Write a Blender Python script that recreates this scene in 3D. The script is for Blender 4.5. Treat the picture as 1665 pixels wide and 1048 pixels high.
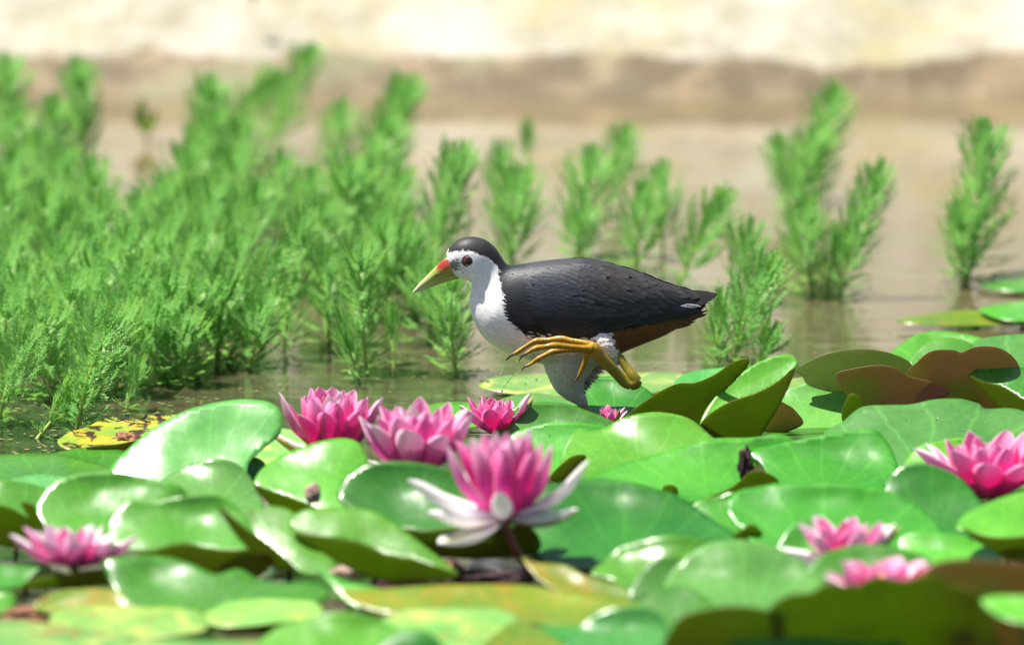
import bpy, bmesh, math, random
from mathutils import Vector, Matrix, noise, geometry
R = math.radians
S = bpy.context.scene
C = S.collection
for o in list(bpy.data.objects): bpy.data.objects.remove(o)

# ------------------------------------------------------------------ camera, world, sun, exposure
F = 10000.0; W0, H0 = 1665.0, 1048.0
CAMZ = 1.057; PITCH = R(9.1)
cam_d = bpy.data.cameras.new('camera'); cam = bpy.data.objects.new('camera', cam_d); C.objects.link(cam)
cam.location = (0, 0, CAMZ); cam.rotation_euler = (R(90) - PITCH, 0, 0)
cam_d.sensor_width = 36; cam_d.lens = 36 * F / W0; cam_d.clip_start = 0.1; cam_d.clip_end = 500
cam_d.dof.use_dof = True; cam_d.dof.focus_distance = 5.98; cam_d.dof.aperture_fstop = 4.1
S.camera = cam

SUN = Vector((-0.36, 0.0, 0.93)).normalized()
w = bpy.data.worlds.new('World'); S.world = w; w.use_nodes = True
nt = w.node_tree; bg = nt.nodes['Background']
sky = nt.nodes.new('ShaderNodeTexSky'); sky.sky_type = 'NISHITA'; sky.sun_disc = False
sky.sun_elevation = math.asin(SUN.z); sky.sun_rotation = math.atan2(SUN.x, SUN.y)
sky.dust_density = 1.5
nt.links.new(sky.outputs[0], bg.inputs[0]); bg.inputs[1].default_value = 0.065
sl = bpy.data.lights.new('sun', 'SUN'); sl.energy = 5.0; sl.angle = R(0.53); sl.color = (1, 0.95, 0.87)
so = bpy.data.objects.new('sun', sl); C.objects.link(so); so.location = (-2, -1, 5)
so.rotation_euler = SUN.to_track_quat('Z', 'Y').to_euler()
S.view_settings.view_transform = 'Standard'; S.view_settings.look = 'None'
S.view_settings.exposure = 0.98; S.view_settings.gamma = 1
S.cycles.use_denoising = True
S.cycles.max_bounces = 10; S.cycles.transmission_bounces = 8; S.cycles.transparent_max_bounces = 12
S.cycles.sample_clamp_indirect = 6

# ------------------------------------------------------------------ helpers
FW = Vector((0, math.cos(PITCH), -math.sin(PITCH))); UP = Vector((0, math.sin(PITCH), math.cos(PITCH)))
CAM = Vector((0, 0, CAMZ))
def ray(x, y): return FW + Vector((1, 0, 0)) * ((x - W0 / 2) / F) - UP * ((y - H0 / 2) / F)
def ground(x, y, z=0.0):
    d = ray(x, y); return CAM + d * ((z - CAMZ) / d.z)
def on_depth(x, y, Y):
    d = ray(x, y); return CAM + d * (Y / d.y)
def on_plane(x, y, p, n):
    d = ray(x, y); return CAM + d * ((p - CAM).dot(n) / d.dot(n))

def meshobj(name, verts, faces, mats, parent=None, loc=None, smooth=True, mi=None, col=None, uv=None):
    me = bpy.data.meshes.new(name)
    if loc is None: loc = Vector((0, 0, 0))
    me.from_pydata([tuple(Vector(v) - loc) for v in verts], [], faces)
    for m in (mats if isinstance(mats, (list, tuple)) else [mats]): me.materials.append(m)
    if smooth: me.polygons.foreach_set('use_smooth', [True] * len(me.polygons))
    if mi: me.polygons.foreach_set('material_index', mi)
    if col:
        a = me.color_attributes.new('Col', 'FLOAT_COLOR', 'POINT')
        flat = []
        for c in col: flat += [c[0], c[1], c[2], 1]
        a.data.foreach_set('color', flat)
    if uv:
        a = me.attributes.new('puv', 'FLOAT_VECTOR', 'POINT')
        flat = []
        for c in uv: flat += [c[0], c[1], c[2] if len(c) > 2 else 0]
        a.data.foreach_set('vector', flat)
    me.update()
    o = bpy.data.objects.new(name, me); C.objects.link(o); o.location = loc
    if parent is not None: o.parent = parent
    return o
def empty(name, loc, label, cat, group=None):
    o = bpy.data.objects.new(name, None); C.objects.link(o); o.location = loc; o.empty_display_size = .01
    tag(o, label, cat, group); return o
def tag(o, label=None, cat=None, group=None, kind=None):
    if label: o['label'] = label
    if cat: o['category'] = cat
    if group: o['group'] = group
    if kind: o['kind'] = kind
    return o
def catmull(pts, n, closed=False):
    out = []; m = len(pts); segs = m if closed else m - 1
    for k in range(n):
        t = k / n * segs if closed else k / (n - 1) * segs
        i = min(int(t), segs - 1); f = t - i
        if closed: P = [pts[(i + j) % m] for j in (-1, 0, 1, 2)]
        else: P = [pts[max(0, min(m - 1, i + j))] for j in (-1, 0, 1, 2)]
        out.append(tuple(0.5 * (2 * P[1][a] + (P[2][a] - P[0][a]) * f + (2 * P[0][a] - 5 * P[1][a] + 4 * P[2][a] - P[3][a]) * f * f
                    + (-P[0][a] + 3 * P[1][a] - 3 * P[2][a] + P[3][a]) * f ** 3) for a in range(len(pts[0]))))
    return out
def inpoly(x, y, P):
    c = False; n = len(P); j = n - 1
    for i in range(n):
        xi, yi = P[i]; xj, yj = P[j]
        if (yi > y) != (yj > y) and x < (xj - xi) * (y - yi) / (yj - yi) + xi: c = not c
        j = i
    return c
def segdist(x, y, P, closed=True):
    b = 1e9; n = len(P)
    for i in range(n if closed else n - 1):
        ax, ay = P[i]; bx, by = P[(i + 1) % n]; dx, dy = bx - ax, by - ay
        L = dx * dx + dy * dy or 1e-9
        t = max(0, min(1, ((x - ax) * dx + (y - ay) * dy) / L))
        b = min(b, math.hypot(x - ax - t * dx, y - ay - t * dy))
    return b
def tube(V, Fc, pts, rad, seg=10, cap=True):
    """tapered tube through pts appended to V, Fc"""
    n0 = len(V); m = len(pts); pts = [Vector(p) for p in pts]; prev = None
    for i, p in enumerate(pts):
        t = (pts[min(i + 1, m - 1)] - pts[max(i - 1, 0)]).normalized()
        if prev is None:
            a = t.orthogonal().normalized()
        else:
            a = (prev - t * prev.dot(t)).normalized()
        prev = a; b = t.cross(a)
        for k in range(seg):
            an = 2 * math.pi * k / seg
            V.append(p + (a * math.cos(an) + b * math.sin(an)) * rad[i])
    for i in range(m - 1):
        for k in range(seg):
            k2 = (k + 1) % seg
            Fc.append((n0 + i * seg + k, n0 + i * seg + k2, n0 + (i + 1) * seg + k2, n0 + (i + 1) * seg + k))
    if cap:
        Fc.append(tuple(n0 + k for k in reversed(range(seg)))); Fc.append(tuple(n0 + (m - 1) * seg + k for k in range(seg)))
def smooth_chain(pts, rad, n):
    q = catmull([tuple(p) + (r,) for p, r in zip(pts, rad)], n)
    return [Vector(a[:3]) for a in q], [max(a[3], 1e-5) for a in q]
def remesh(o, vox, sm=0):
    m = o.modifiers.new('r', 'REMESH'); m.mode = 'VOXEL'; m.voxel_size = vox; m.use_smooth_shade = True
    if sm: s2 = o.modifiers.new('s', 'SMOOTH'); s2.iterations = sm; s2.factor = .5
    dg = bpy.context.evaluated_depsgraph_get()
    me = bpy.data.meshes.new_from_object(o.evaluated_get(dg)); mats = [x for x in o.data.materials]
    o.modifiers.clear(); o.data = me
    if not me.materials:
        for x in mats: me.materials.append(x)
    me.polygons.foreach_set('use_smooth', [True] * len(me.polygons))

# ------------------------------------------------------------------ materials
class N:
    def __init__(s, name):
        s.m = bpy.data.materials.new(name); s.m.use_nodes = True; s.t = s.m.node_tree; s.t.nodes.clear()
        s.out = s.n('ShaderNodeOutputMaterial')
    def n(s, t, **k):
        x = s.t.nodes.new(t)
        for a, b in k.items(): setattr(x, a, b)
        return x
    def l(s, a, b): s.t.links.new(a, b)
    def set(s, sock, v):
        if hasattr(v, 'is_output'): s.l(v, sock)
        else: sock.default_value = v if not isinstance(v, tuple) or len(v) == 4 or sock.type == 'VECTOR' else (*v, 1)
    def mix(s, f, a, b, blend='MIX'):
        x = s.n('ShaderNodeMix', data_type='RGBA', blend_type=blend)
        s.set(x.inputs[0], f); s.set(x.inputs[6], a); s.set(x.inputs[7], b); return x.outputs[2]
    def math(s, op, a, b=0.0, c=0.0):
        x = s.n('ShaderNodeMath', operation=op); s.set(x.inputs[0], a); s.set(x.inputs[1], b); s.set(x.inputs[2], c); return x.outputs[0]
    def noise(s, vec, scale, detail=3, rough=.5, dist=0, out=0):
        x = s.n('ShaderNodeTexNoise'); s.l(vec, x.inputs['Vector']); x.inputs['Scale'].default_value = scale
        x.inputs['Detail'].default_value = detail; x.inputs['Roughness'].default_value = rough; x.inputs['Distortion'].default_value = dist
        return x.outputs[out]
    def ramp(s, f, a, b, ca=0.0, cb=1.0):
        x = s.n('ShaderNodeMapRange', interpolation_type='SMOOTHSTEP'); s.set(x.inputs[0], f)
        for i, v in enumerate((a, b, ca, cb)): x.inputs[i + 1].default_value = v
        return x.outputs[0]
    def bsdf(s, col, rough=.5, spec=.5, **k):
        x = s.n('ShaderNodeBsdfPrincipled'); s.set(x.inputs['Base Color'], col); s.set(x.inputs['Roughness'], rough)
        x.inputs['Specular IOR Level'].default_value = spec
        for a, b in k.items(): s.set(x.inputs[a.replace('_', ' ')], b)
        return x
    def bump(s, h, strength=.3, dist=.001):
        x = s.n('ShaderNodeBump'); x.inputs['Strength'].default_value = strength; x.inputs['Distance'].default_value = dist
        s.l(h, x.inputs['Height']); return x.outputs[0]
    def trans(s, sh, col, fac):
        t = s.n('ShaderNodeBsdfTranslucent'); s.set(t.inputs[0], col)
        m = s.n('ShaderNodeMixShader'); s.set(m.inputs[0], fac); s.l(sh, m.inputs[1]); s.l(t.outputs[0], m.inputs[2]); return m.outputs[0]
    def end(s, sh): s.l(sh, s.out.inputs[0]); return s.m

def leaf_mat(name, c1, c2, tcol, tf, rough=.3, patches=None, rot=None, spec=.5, veincol=None, redden=None):
    k = N(name); oc = k.n('ShaderNodeTexCoord').outputs['Object']; oi = k.n('ShaderNodeObjectInfo').outputs['Random']
    va = k.n('ShaderNodeVectorMath', operation='ADD'); k.l(oc, va.inputs[0])
    cb = k.n('ShaderNodeCombineXYZ'); k.l(k.math('MULTIPLY', oi, 7.0), cb.inputs[0]); k.l(cb.outputs[0], va.inputs[1]); P = va.outputs[0]
    n1 = k.noise(P, 14, 3); n2 = k.noise(P, 160, 3, .6)
    col = k.mix(k.ramp(n1, .3, .7), c1, c2)
    col = k.mix(k.math('MULTIPLY', k.ramp(n2, .35, .75), .22), col, tuple(x * 1.5 for x in c2))
    hs = k.n('ShaderNodeHueSaturation'); k.l(col, hs.inputs['Color'])
    k.l(k.math('MULTIPLY_ADD', oi, .03, .485), hs.inputs['Hue'])
    fr = k.math('FRACT', k.math('MULTIPLY', oi, 13.7)); k.l(k.math('MULTIPLY_ADD', fr, .55, .66), hs.inputs['Value']); col = hs.outputs[0]
    at = k.n('ShaderNodeAttribute', attribute_name='puv'); sx = k.n('ShaderNodeSeparateXYZ'); k.l(at.outputs['Vector'], sx.inputs[0])
    ang = k.math('ARCTAN2', sx.outputs[0], sx.outputs[1])
    wob = k.math('MULTIPLY', k.math('SUBTRACT', k.noise(P, 30, 2), .5), .5)
    pp = k.math('PINGPONG', k.math('ADD', k.math('MULTIPLY', ang, 3.6), wob), .5)
    vein = k.ramp(pp, 0.0, .09, 1, 0)
    vm = k.math('MULTIPLY', vein, .15)
    col = k.mix(vm, col, veincol or tuple(min(1, x * 1.8 + .02) for x in c2))
    if name == 'lily_leaf_underside': col = k.mix(k.ramp(k.noise(P, 9, 3), .42, .62), col, (.30, .13, .035))
    if redden:
        ln = k.n('ShaderNodeVectorMath', operation='LENGTH'); k.l(at.outputs['Vector'], ln.inputs[0])
        col = k.mix(k.ramp(k.math('ADD', ln.outputs['Value'], k.math('MULTIPLY', n1, .02)), .016, .045), col, redden)
    if patches:
        pn = k.noise(P, 22, 5, .65, .8); m = k.ramp(pn, .46, .74); col = k.mix(m, col, patches)
        pn2 = k.noise(P, 50, 3, .6, 1.); col = k.mix(k.ramp(pn2, .64, .69), col, (.38, .14, .03))
    if rot:
        pn3 = k.noise(P, 60, 3, .6, .8); col = k.mix(k.ramp(pn3, .52, .6), col, rot)
    spots = k.n('ShaderNodeTexVoronoi'); k.l(P, spots.inputs['Vector']); spots.inputs['Scale'].default_value = 38
    sm = k.math('MULTIPLY', k.ramp(spots.outputs['Distance'], .02, .05, 1, 0), k.ramp(n1, .6, .68))
    col = k.mix(k.math('MULTIPLY', sm, .7), col, (.12, .08, .02))
    bm = k.math('ADD', k.math('MULTIPLY', vein, .12), k.math('ADD', k.math('MULTIPLY', k.noise(P, 45, 3), 1.6), k.math('MULTIPLY', n2, .25)))
    nb = k.bump(bm, .16, .0016)
    rg = k.math('MULTIPLY_ADD', k.noise(P, 35, 4, .6), .22, rough - .1)
    b = k.bsdf(col, rg, spec); k.l(nb, b.inputs['Normal'])
    b.inputs['Coat Weight'].default_value = .2 if rough < .4 else 0; b.inputs['Coat Roughness'].default_value = .16; 
    tc = k.mix(.6, col, tcol)
    return k.end(k.trans(b.outputs[0], tc, tf))

M = {}
M['top'] = leaf_mat('lily_leaf_upper', (.055, .27, .014), (.10, .38, .028), (.30, .70, .02), .25, .28, spec=.75)
M['dark'] = leaf_mat('lily_leaf_deep_and_shaded', (.035, .17, .015), (.06, .25, .025), (.18, .48, .01), .22, .28, spec=.6)  # deeper green, also the shade painted into pads lying in shadow
M['gloss'] = leaf_mat('lily_leaf_wet', (.08, .30, .05), (.13, .40, .08), (.30, .6, .04), .2, .24, spec=.7)
M['mottled'] = leaf_mat('lily_leaf_yellowing', (.13, .36, .06), (.24, .46, .09), (.4, .6, .05), .2, .36, patches=(.60, .56, .14))
M['rot'] = leaf_mat('lily_leaf_decaying', (.16, .30, .03), (.40, .36, .03), (.5, .4, .03), .2, .4, patches=(.80, .42, .02), rot=(.05, .025, .01))
M['under'] = leaf_mat('lily_leaf_underside', (.22, .20, .014), (.30, .24, .02), (.74, .70, .02), .62, .40, veincol=(.4, .38, .08))
M['red'] = leaf_mat('lily_leaf_red_underside', (.34, .32, .07), (.44, .38, .12), (.72, .26, .11), .46, .36, veincol=(.5, .5, .1), redden=(.72, .24, .15))
M['bronze'] = leaf_mat('lily_leaf_bronze_underside', (.46, .34, .17), (.60, .42, .27), (.85, .48, .24), .45, .34, veincol=(.5, .45, .2))
M['yellow'] = leaf_mat('lily_leaf_old_yellow', (.10, .22, .012), (.20, .28, .018), (.45, .5, .02), .3, .34, patches=(.38, .26, .02))
k = N('lily_leaf_rim'); M['rim'] = k.end(k.trans(k.bsdf((.22, .16, .03), .4).outputs[0], (.4, .3, .05), .3))

def petal_mat(name, base, mid, tip, outpale):
    k = N(name); at = k.n('ShaderNodeAttribute', attribute_name='puv'); sx = k.n('ShaderNodeSeparateXYZ'); k.l(at.outputs['Vector'], sx.inputs[0])
    oc = k.n('ShaderNodeTexCoord').outputs['Object']; oi = k.n('ShaderNodeObjectInfo').outputs['Random']
    st = k.n('ShaderNodeMapping'); k.l(at.outputs['Vector'], st.inputs[0]); st.inputs['Scale'].default_value = (14, 1.6, 1)
    va = k.n('ShaderNodeVectorMath', operation='ADD'); k.l(st.outputs[0], va.inputs[0]); cb = k.n('ShaderNodeCombineXYZ'); k.l(k.math('MULTIPLY', oi, 30), cb.inputs[2]); k.l(cb.outputs[0], va.inputs[1])
    sn = k.noise(va.outputs[0], 1.5, 4, .6)
    v = k.math('ADD', sx.outputs[1], k.math('MULTIPLY', k.math('SUBTRACT', sn, .5), .5))
    v = k.math('ADD', v, k.math('MULTIPLY', k.math('SUBTRACT', oi, .5), .3))
    c = k.mix(k.ramp(v, .0, .5), base, mid); c = k.mix(k.ramp(v, .55, 1.05), c, tip)
    edge = k.ramp(k.math('ABSOLUTE', sx.outputs[0]), .75, 1.0)
    c = k.mix(k.math('MULTIPLY', edge, .3), c, outpale)
    b = k.bsdf(c, .45, .35); k.l(k.bump(sn, .45, .0010), b.inputs['Normal'])
    b.inputs['Sheen Weight'].default_value = .15
    tc = k.mix(.3, c, (1, .14, .55))
    return k.end(k.trans(b.outputs[0], tc if name != 'petal_white' else c, .42 if name != 'petal_white' else .25))
M['petal'] = petal_mat('petal_pink', (.88, .02, .36), (.93, .045, .44), (.97, .46, .74), (.98, .74, .88))
M['petalpale'] = petal_mat('petal_pale_pink', (.93, .05, .46), (.95, .12, .54), (.98, .68, .85), (.98, .86, .94))
M['petalwhite'] = petal_mat('petal_white', (.96, .80, .90), (.96, .94, .95), (.96, .95, .93), (.95, .93, .84))
k = N('sepal'); at = k.n('ShaderNodeAttribute', attribute_name='puv'); sx = k.n('ShaderNodeSeparateXYZ'); k.l(at.outputs['Vector'], sx.inputs[0])
c = k.mix(k.ramp(k.math('ABSOLUTE', sx.outputs[0]), .5, 1.), (.30, .30, .03), (.62, .55, .18)); c = k.mix(k.ramp(sx.outputs[1], .0, .6), (.3, .12, .05), c)
M['sepal'] = k.end(k.trans(k.bsdf(c, .45).outputs[0], (.5, .45, .05), .25))
k = N('stamen'); M['stamen'] = k.end(k.bsdf((.9, .5, .03), .5).outputs[0])
k = N('flower_stalk'); oc = k.n('ShaderNodeTexCoord').outputs['Object']
M['stalk'] = k.end(k.bsdf(k.mix(k.ramp(k.noise(oc, 60), .4, .6), (.20, .035, .02), (.26, .10, .04)), .35).outputs[0])
k = N('leaf_stalk'); M['petiole'] = k.end(k.bsdf((.16, .11, .03), .4).outputs[0])

k = N('feather_weed_leaf'); oc = k.n('ShaderNodeTexCoord').outputs['Object']; oi = k.n('ShaderNodeObjectInfo').outputs['Random']
c = k.mix(oi, (.10, .33, .12), (.16, .42, .16)); c = k.mix(k.ramp(k.noise(oc, 40), .35, .7), c, (.26, .54, .25))
at = k.n('ShaderNodeAttribute', attribute_name='puv'); sx = k.n('ShaderNodeSeparateXYZ'); k.l(at.outputs['Vector'], sx.inputs[0])
c = k.mix(k.math('MULTIPLY', sx.outputs[0], .5), (.22, .44, .05), c)
M['weed'] = k.end(k.trans(k.bsdf(c, .42, .5).outputs[0], (.28, .62, .17), .43))
k = N('feather_weed_stem'); oc = k.n('ShaderNodeTexCoord').outputs['Object']
M['weedstem'] = k.end(k.trans(k.bsdf(k.mix(k.noise(oc, 50), (.36, .46, .07), (.52, .58, .16)), .4).outputs[0], (.4, .6, .08), .2))

# water: silty, pale over the sand, near end painted dark for shade between pads
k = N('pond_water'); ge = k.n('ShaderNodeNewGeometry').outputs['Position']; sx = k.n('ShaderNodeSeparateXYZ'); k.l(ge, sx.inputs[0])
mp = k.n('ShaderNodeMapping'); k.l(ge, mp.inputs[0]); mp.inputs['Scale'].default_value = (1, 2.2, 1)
silt_shade = k.math('ADD', sx.outputs[1], k.math('MULTIPLY', k.noise(ge, 3, 3), .5))
c = k.mix(k.ramp(silt_shade, 6.1, 6.9), (.012, .018, .010), (.085, .062, .035)); c = k.mix(k.ramp(silt_shade, 7.1, 8.6), c, (.19, .14, .075))
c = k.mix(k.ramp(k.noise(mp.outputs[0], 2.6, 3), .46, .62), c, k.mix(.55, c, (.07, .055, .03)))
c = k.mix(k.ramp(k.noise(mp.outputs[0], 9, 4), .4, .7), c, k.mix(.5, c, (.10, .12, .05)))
b = k.bsdf(c, .05, .5); b.inputs['IOR'].default_value = 1.333
h = k.math('MULTIPLY', k.ramp(sx.outputs[1], 6.1, 7.6, 2.1, .25), k.math('ADD', k.math('MULTIPLY', k.noise(mp.outputs[0], 14, 2), 1.0), k.math('MULTIPLY', k.noise(mp.outputs[0], 60, 2), .22)))
k.l(k.bump(h, .3, .0018), b.inputs['Normal']); M['water'] = k.end(b.outputs[0])

k = N('bank_sand'); ge = k.n('ShaderNodeNewGeometry').outputs['Position']; sx = k.n('ShaderNodeSeparateXYZ'); k.l(ge, sx.inputs[0])
xo = k.n('ShaderNodeCombineXYZ'); k.l(sx.outputs[0], xo.inputs[0])
wv = k.noise(xo.outputs[0], 3.2, 4); wv1 = k.noise(ge, 45, 3)
edge = k.math('ADD', sx.outputs[2], k.math('ADD', k.math('MULTIPLY', k.math('SUBTRACT', wv, .5), .085), k.math('MULTIPLY', k.math('SUBTRACT', wv1, .5), .02)))
dry = k.mix(k.ramp(k.noise(ge, 18, 5, .6), .3, .7), (.29, .262, .19), (.43, .40, .325))
dry = k.mix(k.ramp(k.noise(ge, 5, 4, .6), .48, .7), dry, (.34, .31, .17)); dry = k.mix(k.ramp(k.noise(ge, 3.1, 2), .5, .65), dry, (.47, .44, .37))
wet = k.mix(k.ramp(k.noise(ge, 14, 4), .35, .7), (.11, .082, .042), (.25, .185, .105)); wet = k.mix(k.ramp(k.noise(ge, 6, 2), .5, .7), wet, (.20, .19, .10))
m = k.ramp(edge, .044, .054)
b = k.bsdf(k.mix(m, wet, dry), k.ramp(m, 0, 1, .45, .9), .3); k.l(k.bump(k.noise(ge, 60, 5, .6), .7, .01), b.inputs['Normal']); M['sand'] = k.end(b.outputs[0])

# ------------------------------------------------------------------ setting: water, bank
V = []; Fc = []
ys = [2.5, 4, 5, 6, 7, 8, 8.4, 9.2]; xs = [-6, -3, -1, 0, 1, 3, 6]
for y in ys:
    for x in xs: V.append((x, y, 0))
nx = len(xs)
for j in range(len(ys) - 1):
    for i in range(nx - 1): Fc.append((j * nx + i, j * nx + i + 1, (j + 1) * nx + i + 1, (j + 1) * nx + i))
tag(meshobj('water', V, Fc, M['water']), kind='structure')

YB = ground(832, 158).y
V = []; Fc = []; nx, ny = 300, 150
for j in range(ny + 1):
    v = j / ny; yy = YB - .25 + (v ** 2.2) * 14
    for i in range(nx + 1):
        u = i / nx * 2 - 1; xx = 6 * (u * .25 + .75 * u ** 3)
        s = yy - YB + .05 * noise.noise(Vector((xx * 1.6, 0, 3))) + .015 * noise.noise(Vector((xx * 7, yy * 7, 1)))
        z = s * .62 if s < 2.4 else 1.488 + (s - 2.4) * .05
        if s > 0: z += .018 * noise.fractal(Vector((xx * 4, yy * 4, 2)), 1, 2, 4) * min(1, s * 6)
        V.append((xx, yy, z))
for j in range(ny):
    for i in range(nx): a = j * (nx + 1) + i; Fc.append((a, a + 1, a + nx + 2, a + nx + 1))
tag(meshobj('sandy_bank', V, Fc, M['sand']), kind='structure')

# ------------------------------------------------------------------ water lily pads
def blade(name, poly, p, n, mats, parent, org, curl, vo, seed, wave=1.0, bow=0.0):
    """one leaf surface: outline on its own tilted plane at its own place, curled and given thickness"""
    cl = catmull(poly, max(40, len(poly) * 7), True)
    # slight natural waviness of the outline
    cx = sum(a[0] for a in cl) / len(cl); cy = sum(a[1] for a in cl) / len(cl)
    q = []
    for i, (x, y) in enumerate(cl):
        k_ = 1 + .010 * noise.noise(Vector((x * .03, y * .03, seed))); q.append((cx + (x - cx) * k_, cy + (y - cy) * k_))
    cl = q
    x0, x1 = min(a[0] for a in cl), max(a[0] for a in cl); y0, y1 = min(a[1] for a in cl), max(a[1] for a in cl)
    ar = (x1 - x0) * (y1 - y0); st = max(4.5, math.sqrt(ar / 700))
    pts = [Vector(a) for a in cl]; yy = y0 + st * .5; r = 0
    while yy < y1:
        xx = x0 + (st * .5 if r % 2 else 0)
        while xx < x1:
            if inpoly(xx, yy, cl) and segdist(xx, yy, cl) > st * .55: pts.append(Vector((xx, yy)))
            xx += st
        yy += st * .8; r += 1
    res = geometry.delaunay_2d_cdt(pts, [], [list(range(len(cl)))], 1, 1e-4)
    vs, fs = res[0], res[2]
    half = max(10, min(x1 - x0, y1 - y0) * .5); sg = max(.22, abs((p - CAM).normalized().dot(n)))
    vp = on_plane(vo[0], vo[1], p, n) if vo else on_plane(cx, y1, p, n)
    ax = Vector((1, 0, 0)); ax = (ax - n * ax.dot(n)).normalized(); ay = n.cross(ax)
    VV = []; UV = []
    for v in vs:
        P = on_plane(v.x, v.y, p, n)
        e = min(1, segdist(v.x, v.y, cl) / half)
        d = curl * (1 - e) ** 2 + wave * .0052 * noise.noise(Vector((v.x * .010, v.y * .016, seed * 3.1))) + wave * .0005 * noise.noise(Vector((v.x * .035, v.y * .05, seed + 9)))
        yr = (v.y - y0) / (y1 - y0); d += bow * max(0, .7 - yr) ** 2 / .49
        d = d / sg * .6
        dr = (CAM - P).normalized()
        VV.append(P + dr * d); q_ = P - vp; UV.append((q_.dot(ax), q_.dot(ay), 0))
    good = []
    for f in fs:
        a, b_, c_ = (VV[i] for i in f[:3])
        nn = (b_ - a).cross(c_ - a)
        if nn.length < 1e-12: continue
        good.append(tuple(f) if nn.dot(CAM - a) > 0 else tuple(reversed(f)))
    o = meshobj(name, VV, good, mats, parent, org, uv=UV)
    if parent is not None: o.location = (0, 0, 0); o.data.transform(Matrix.Identity(4))
    m = o.modifiers.new('thickness', 'SOLIDIFY'); m.thickness = .0006; m.offset = -1
    m.material_offset = 1; m.material_offset_rim = 2
    return o
def crv(kind, c): return -.002 if kind in ('top', 'dark', 'gloss', 'mottled') and c == .004 else (-.002 if kind in ('top', 'dark', 'gloss') and c > .004 else c)
def nrm(tilt, roll=0):
    t, r = R(tilt), R(roll)
    n = Vector((0, -math.sin(t), math.cos(t))); n.rotate(Matrix.Rotation(r, 4, 'Z') if tilt > 45 else Matrix.Rotation(r, 4, 'Y')); return n
PADN = [0]
def pad(label, kind, tilt, poly, under=None, umat='under', curl=.004, z0=.006, by=None, roll=0, ut=118, vo=None, uz=None, group='water lily pads', wave=1.0, only_under=False, extra=None):
    PADN[0] += 1; seed = PADN[0] * 1.37
    if only_under:
        b_ = by or max(a[1] for a in poly); cx = sum(a[0] for a in poly) / len(poly)
        p = ground(cx, b_, z0); n = nrm(ut, roll); org = p.copy()
        root = empty('lily_pad', org, label, 'lily pad', group)
        blade('leaf_blade', poly, p, n, [M[umat], M['top'], M['rim']], root, org, curl, vo, seed, wave)
        stalk_under(root, p, n, poly, True); return root
    if under:
        b_ = by or max(a[1] for a in under); cx = sum(a[0] for a in under) / len(under)
        pu = ground(cx, b_, z0); nu = nrm(ut, 0)
        low = max(poly, key=lambda a: a[1]); p = on_plane(low[0], low[1], pu, nu)
    else:
        b_ = by or max(a[1] for a in poly); cx = sum(a[0] for a in poly) / len(poly); p = ground(cx, b_, z0)
    n = nrm(tilt, roll); org = p.copy()
    root = empty('lily_pad', org, label, 'lily pad', group)
    blade('leaf_blade', poly, p, n, [M[kind], M['under'], M['rim']], root, org, crv(kind, curl) if tilt < 45 else curl, vo, seed, wave * 1.1, bow=(.027 if tilt < 28 else .011) * min(1.3, (max(a[1] for a in poly) - min(a[1] for a in poly)) / 90) if kind in ('top', 'dark', 'gloss') and 8 < tilt < 45 else 0)
    if under: blade('folded_edge', under, pu + Vector((0, -.0015, 0)), nu, [M[umat], M[kind], M['rim']], root, org, .001, None, seed + 5, wave * .6)
    stalk_under(root, p, n, poly)
    return root
def stalk_under(root, p, n, poly, low=False):
    cx = sum(a[0] for a in poly) / len(poly); cy = sum(a[1] for a in poly) / len(poly)
    if low: cy = cy * .15 + .85 * max(a[1] for a in poly)
    c = on_plane(cx, cy, p, n) + Vector((0, .004, -.004)); V = []; Fc = []
    if c.z < .004: c.z = .004
    e = Vector((c.x + .01, c.y + .03, -.05))
    q, r = smooth_chain([c, c.lerp(e, .5) + Vector((0, .01, 0)), e], [.0022, .0025, .003], 8)
    tube(V, Fc, q, r, 8)
    o = meshobj('leaf_stalk', V, Fc, M['petiole'], root, p); o.location = (0, 0, 0)

P = pad
# --- far right and behind the bird
P('pale blurred pad at the right edge, the farthest pad on the open water', 'top', 3, [(1590,455),(1625,443),(1700,437),(1725,465),(1660,474),(1605,468)])
P('yellow green pad lying flat on open water at the right edge', 'yellow', 4, [(1458,520),(1520,508),(1600,503),(1720,503),(1720,524),(1600,529),(1500,528)], curl=.001)
P('grey green pad overlapping the yellow green pad at the right edge', 'top', 4, [(1592,503),(1640,492),(1720,488),(1720,518),(1640,521)], z0=.012)
P('pale yellow blotched flat pad floating behind the bird', 'mottled', 3, [(778,628),(810,612),(880,607),(1000,606),(1100,605),(1112,622),(1060,640),(960,648),(880,644),(820,638)], by=642)
P('small green pad tip on the water behind the middle flowers', 'top', 5, [(655,680),(690,660),(745,652),(800,664),(790,690),(700,700)])
P('pale green pad under the bird between its standing leg and the pink petals', 'top', 6, [(790,668),(830,643),(880,640),(940,652),(965,680),(900,705),(810,700)])
P('round green pad directly below the bent heel of the bird', 'top', 14, [(935,670),(948,620),(985,611),(1030,620),(1062,642),(1060,668),(1030,690),(960,695)])
P('small glossy white shining pad beside the little pink bud', 'gloss', 2, [(955,668),(985,645),(1012,642),(1050,656),(1040,676),(1000,690)], curl=0, z0=.012, wave=.4)
P('small wet green pad tip poking out behind the tall brown folded leaf', 'gloss', 15, [(1095,625),(1118,606),(1165,598),(1200,600),(1180,640),(1120,650)])
P('pale yellow pad strip on the water behind the upright folded leaf', 'mottled', 3, [(1270,622),(1310,612),(1370,610),(1400,620),(1380,636),(1300,636)])
P('broad green pad at the back right behind the red brown folded leaves', 'top', 12, [(1440,590),(1475,552),(1510,539),(1560,541),(1610,556),(1650,600),(1500,640)], by=655)
P('shiny pad at the right edge behind the red brown leaves', 'gloss', 12, [(1575,565),(1630,545),(1700,549),(1730,600),(1700,640),(1600,640)], by=662)
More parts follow.
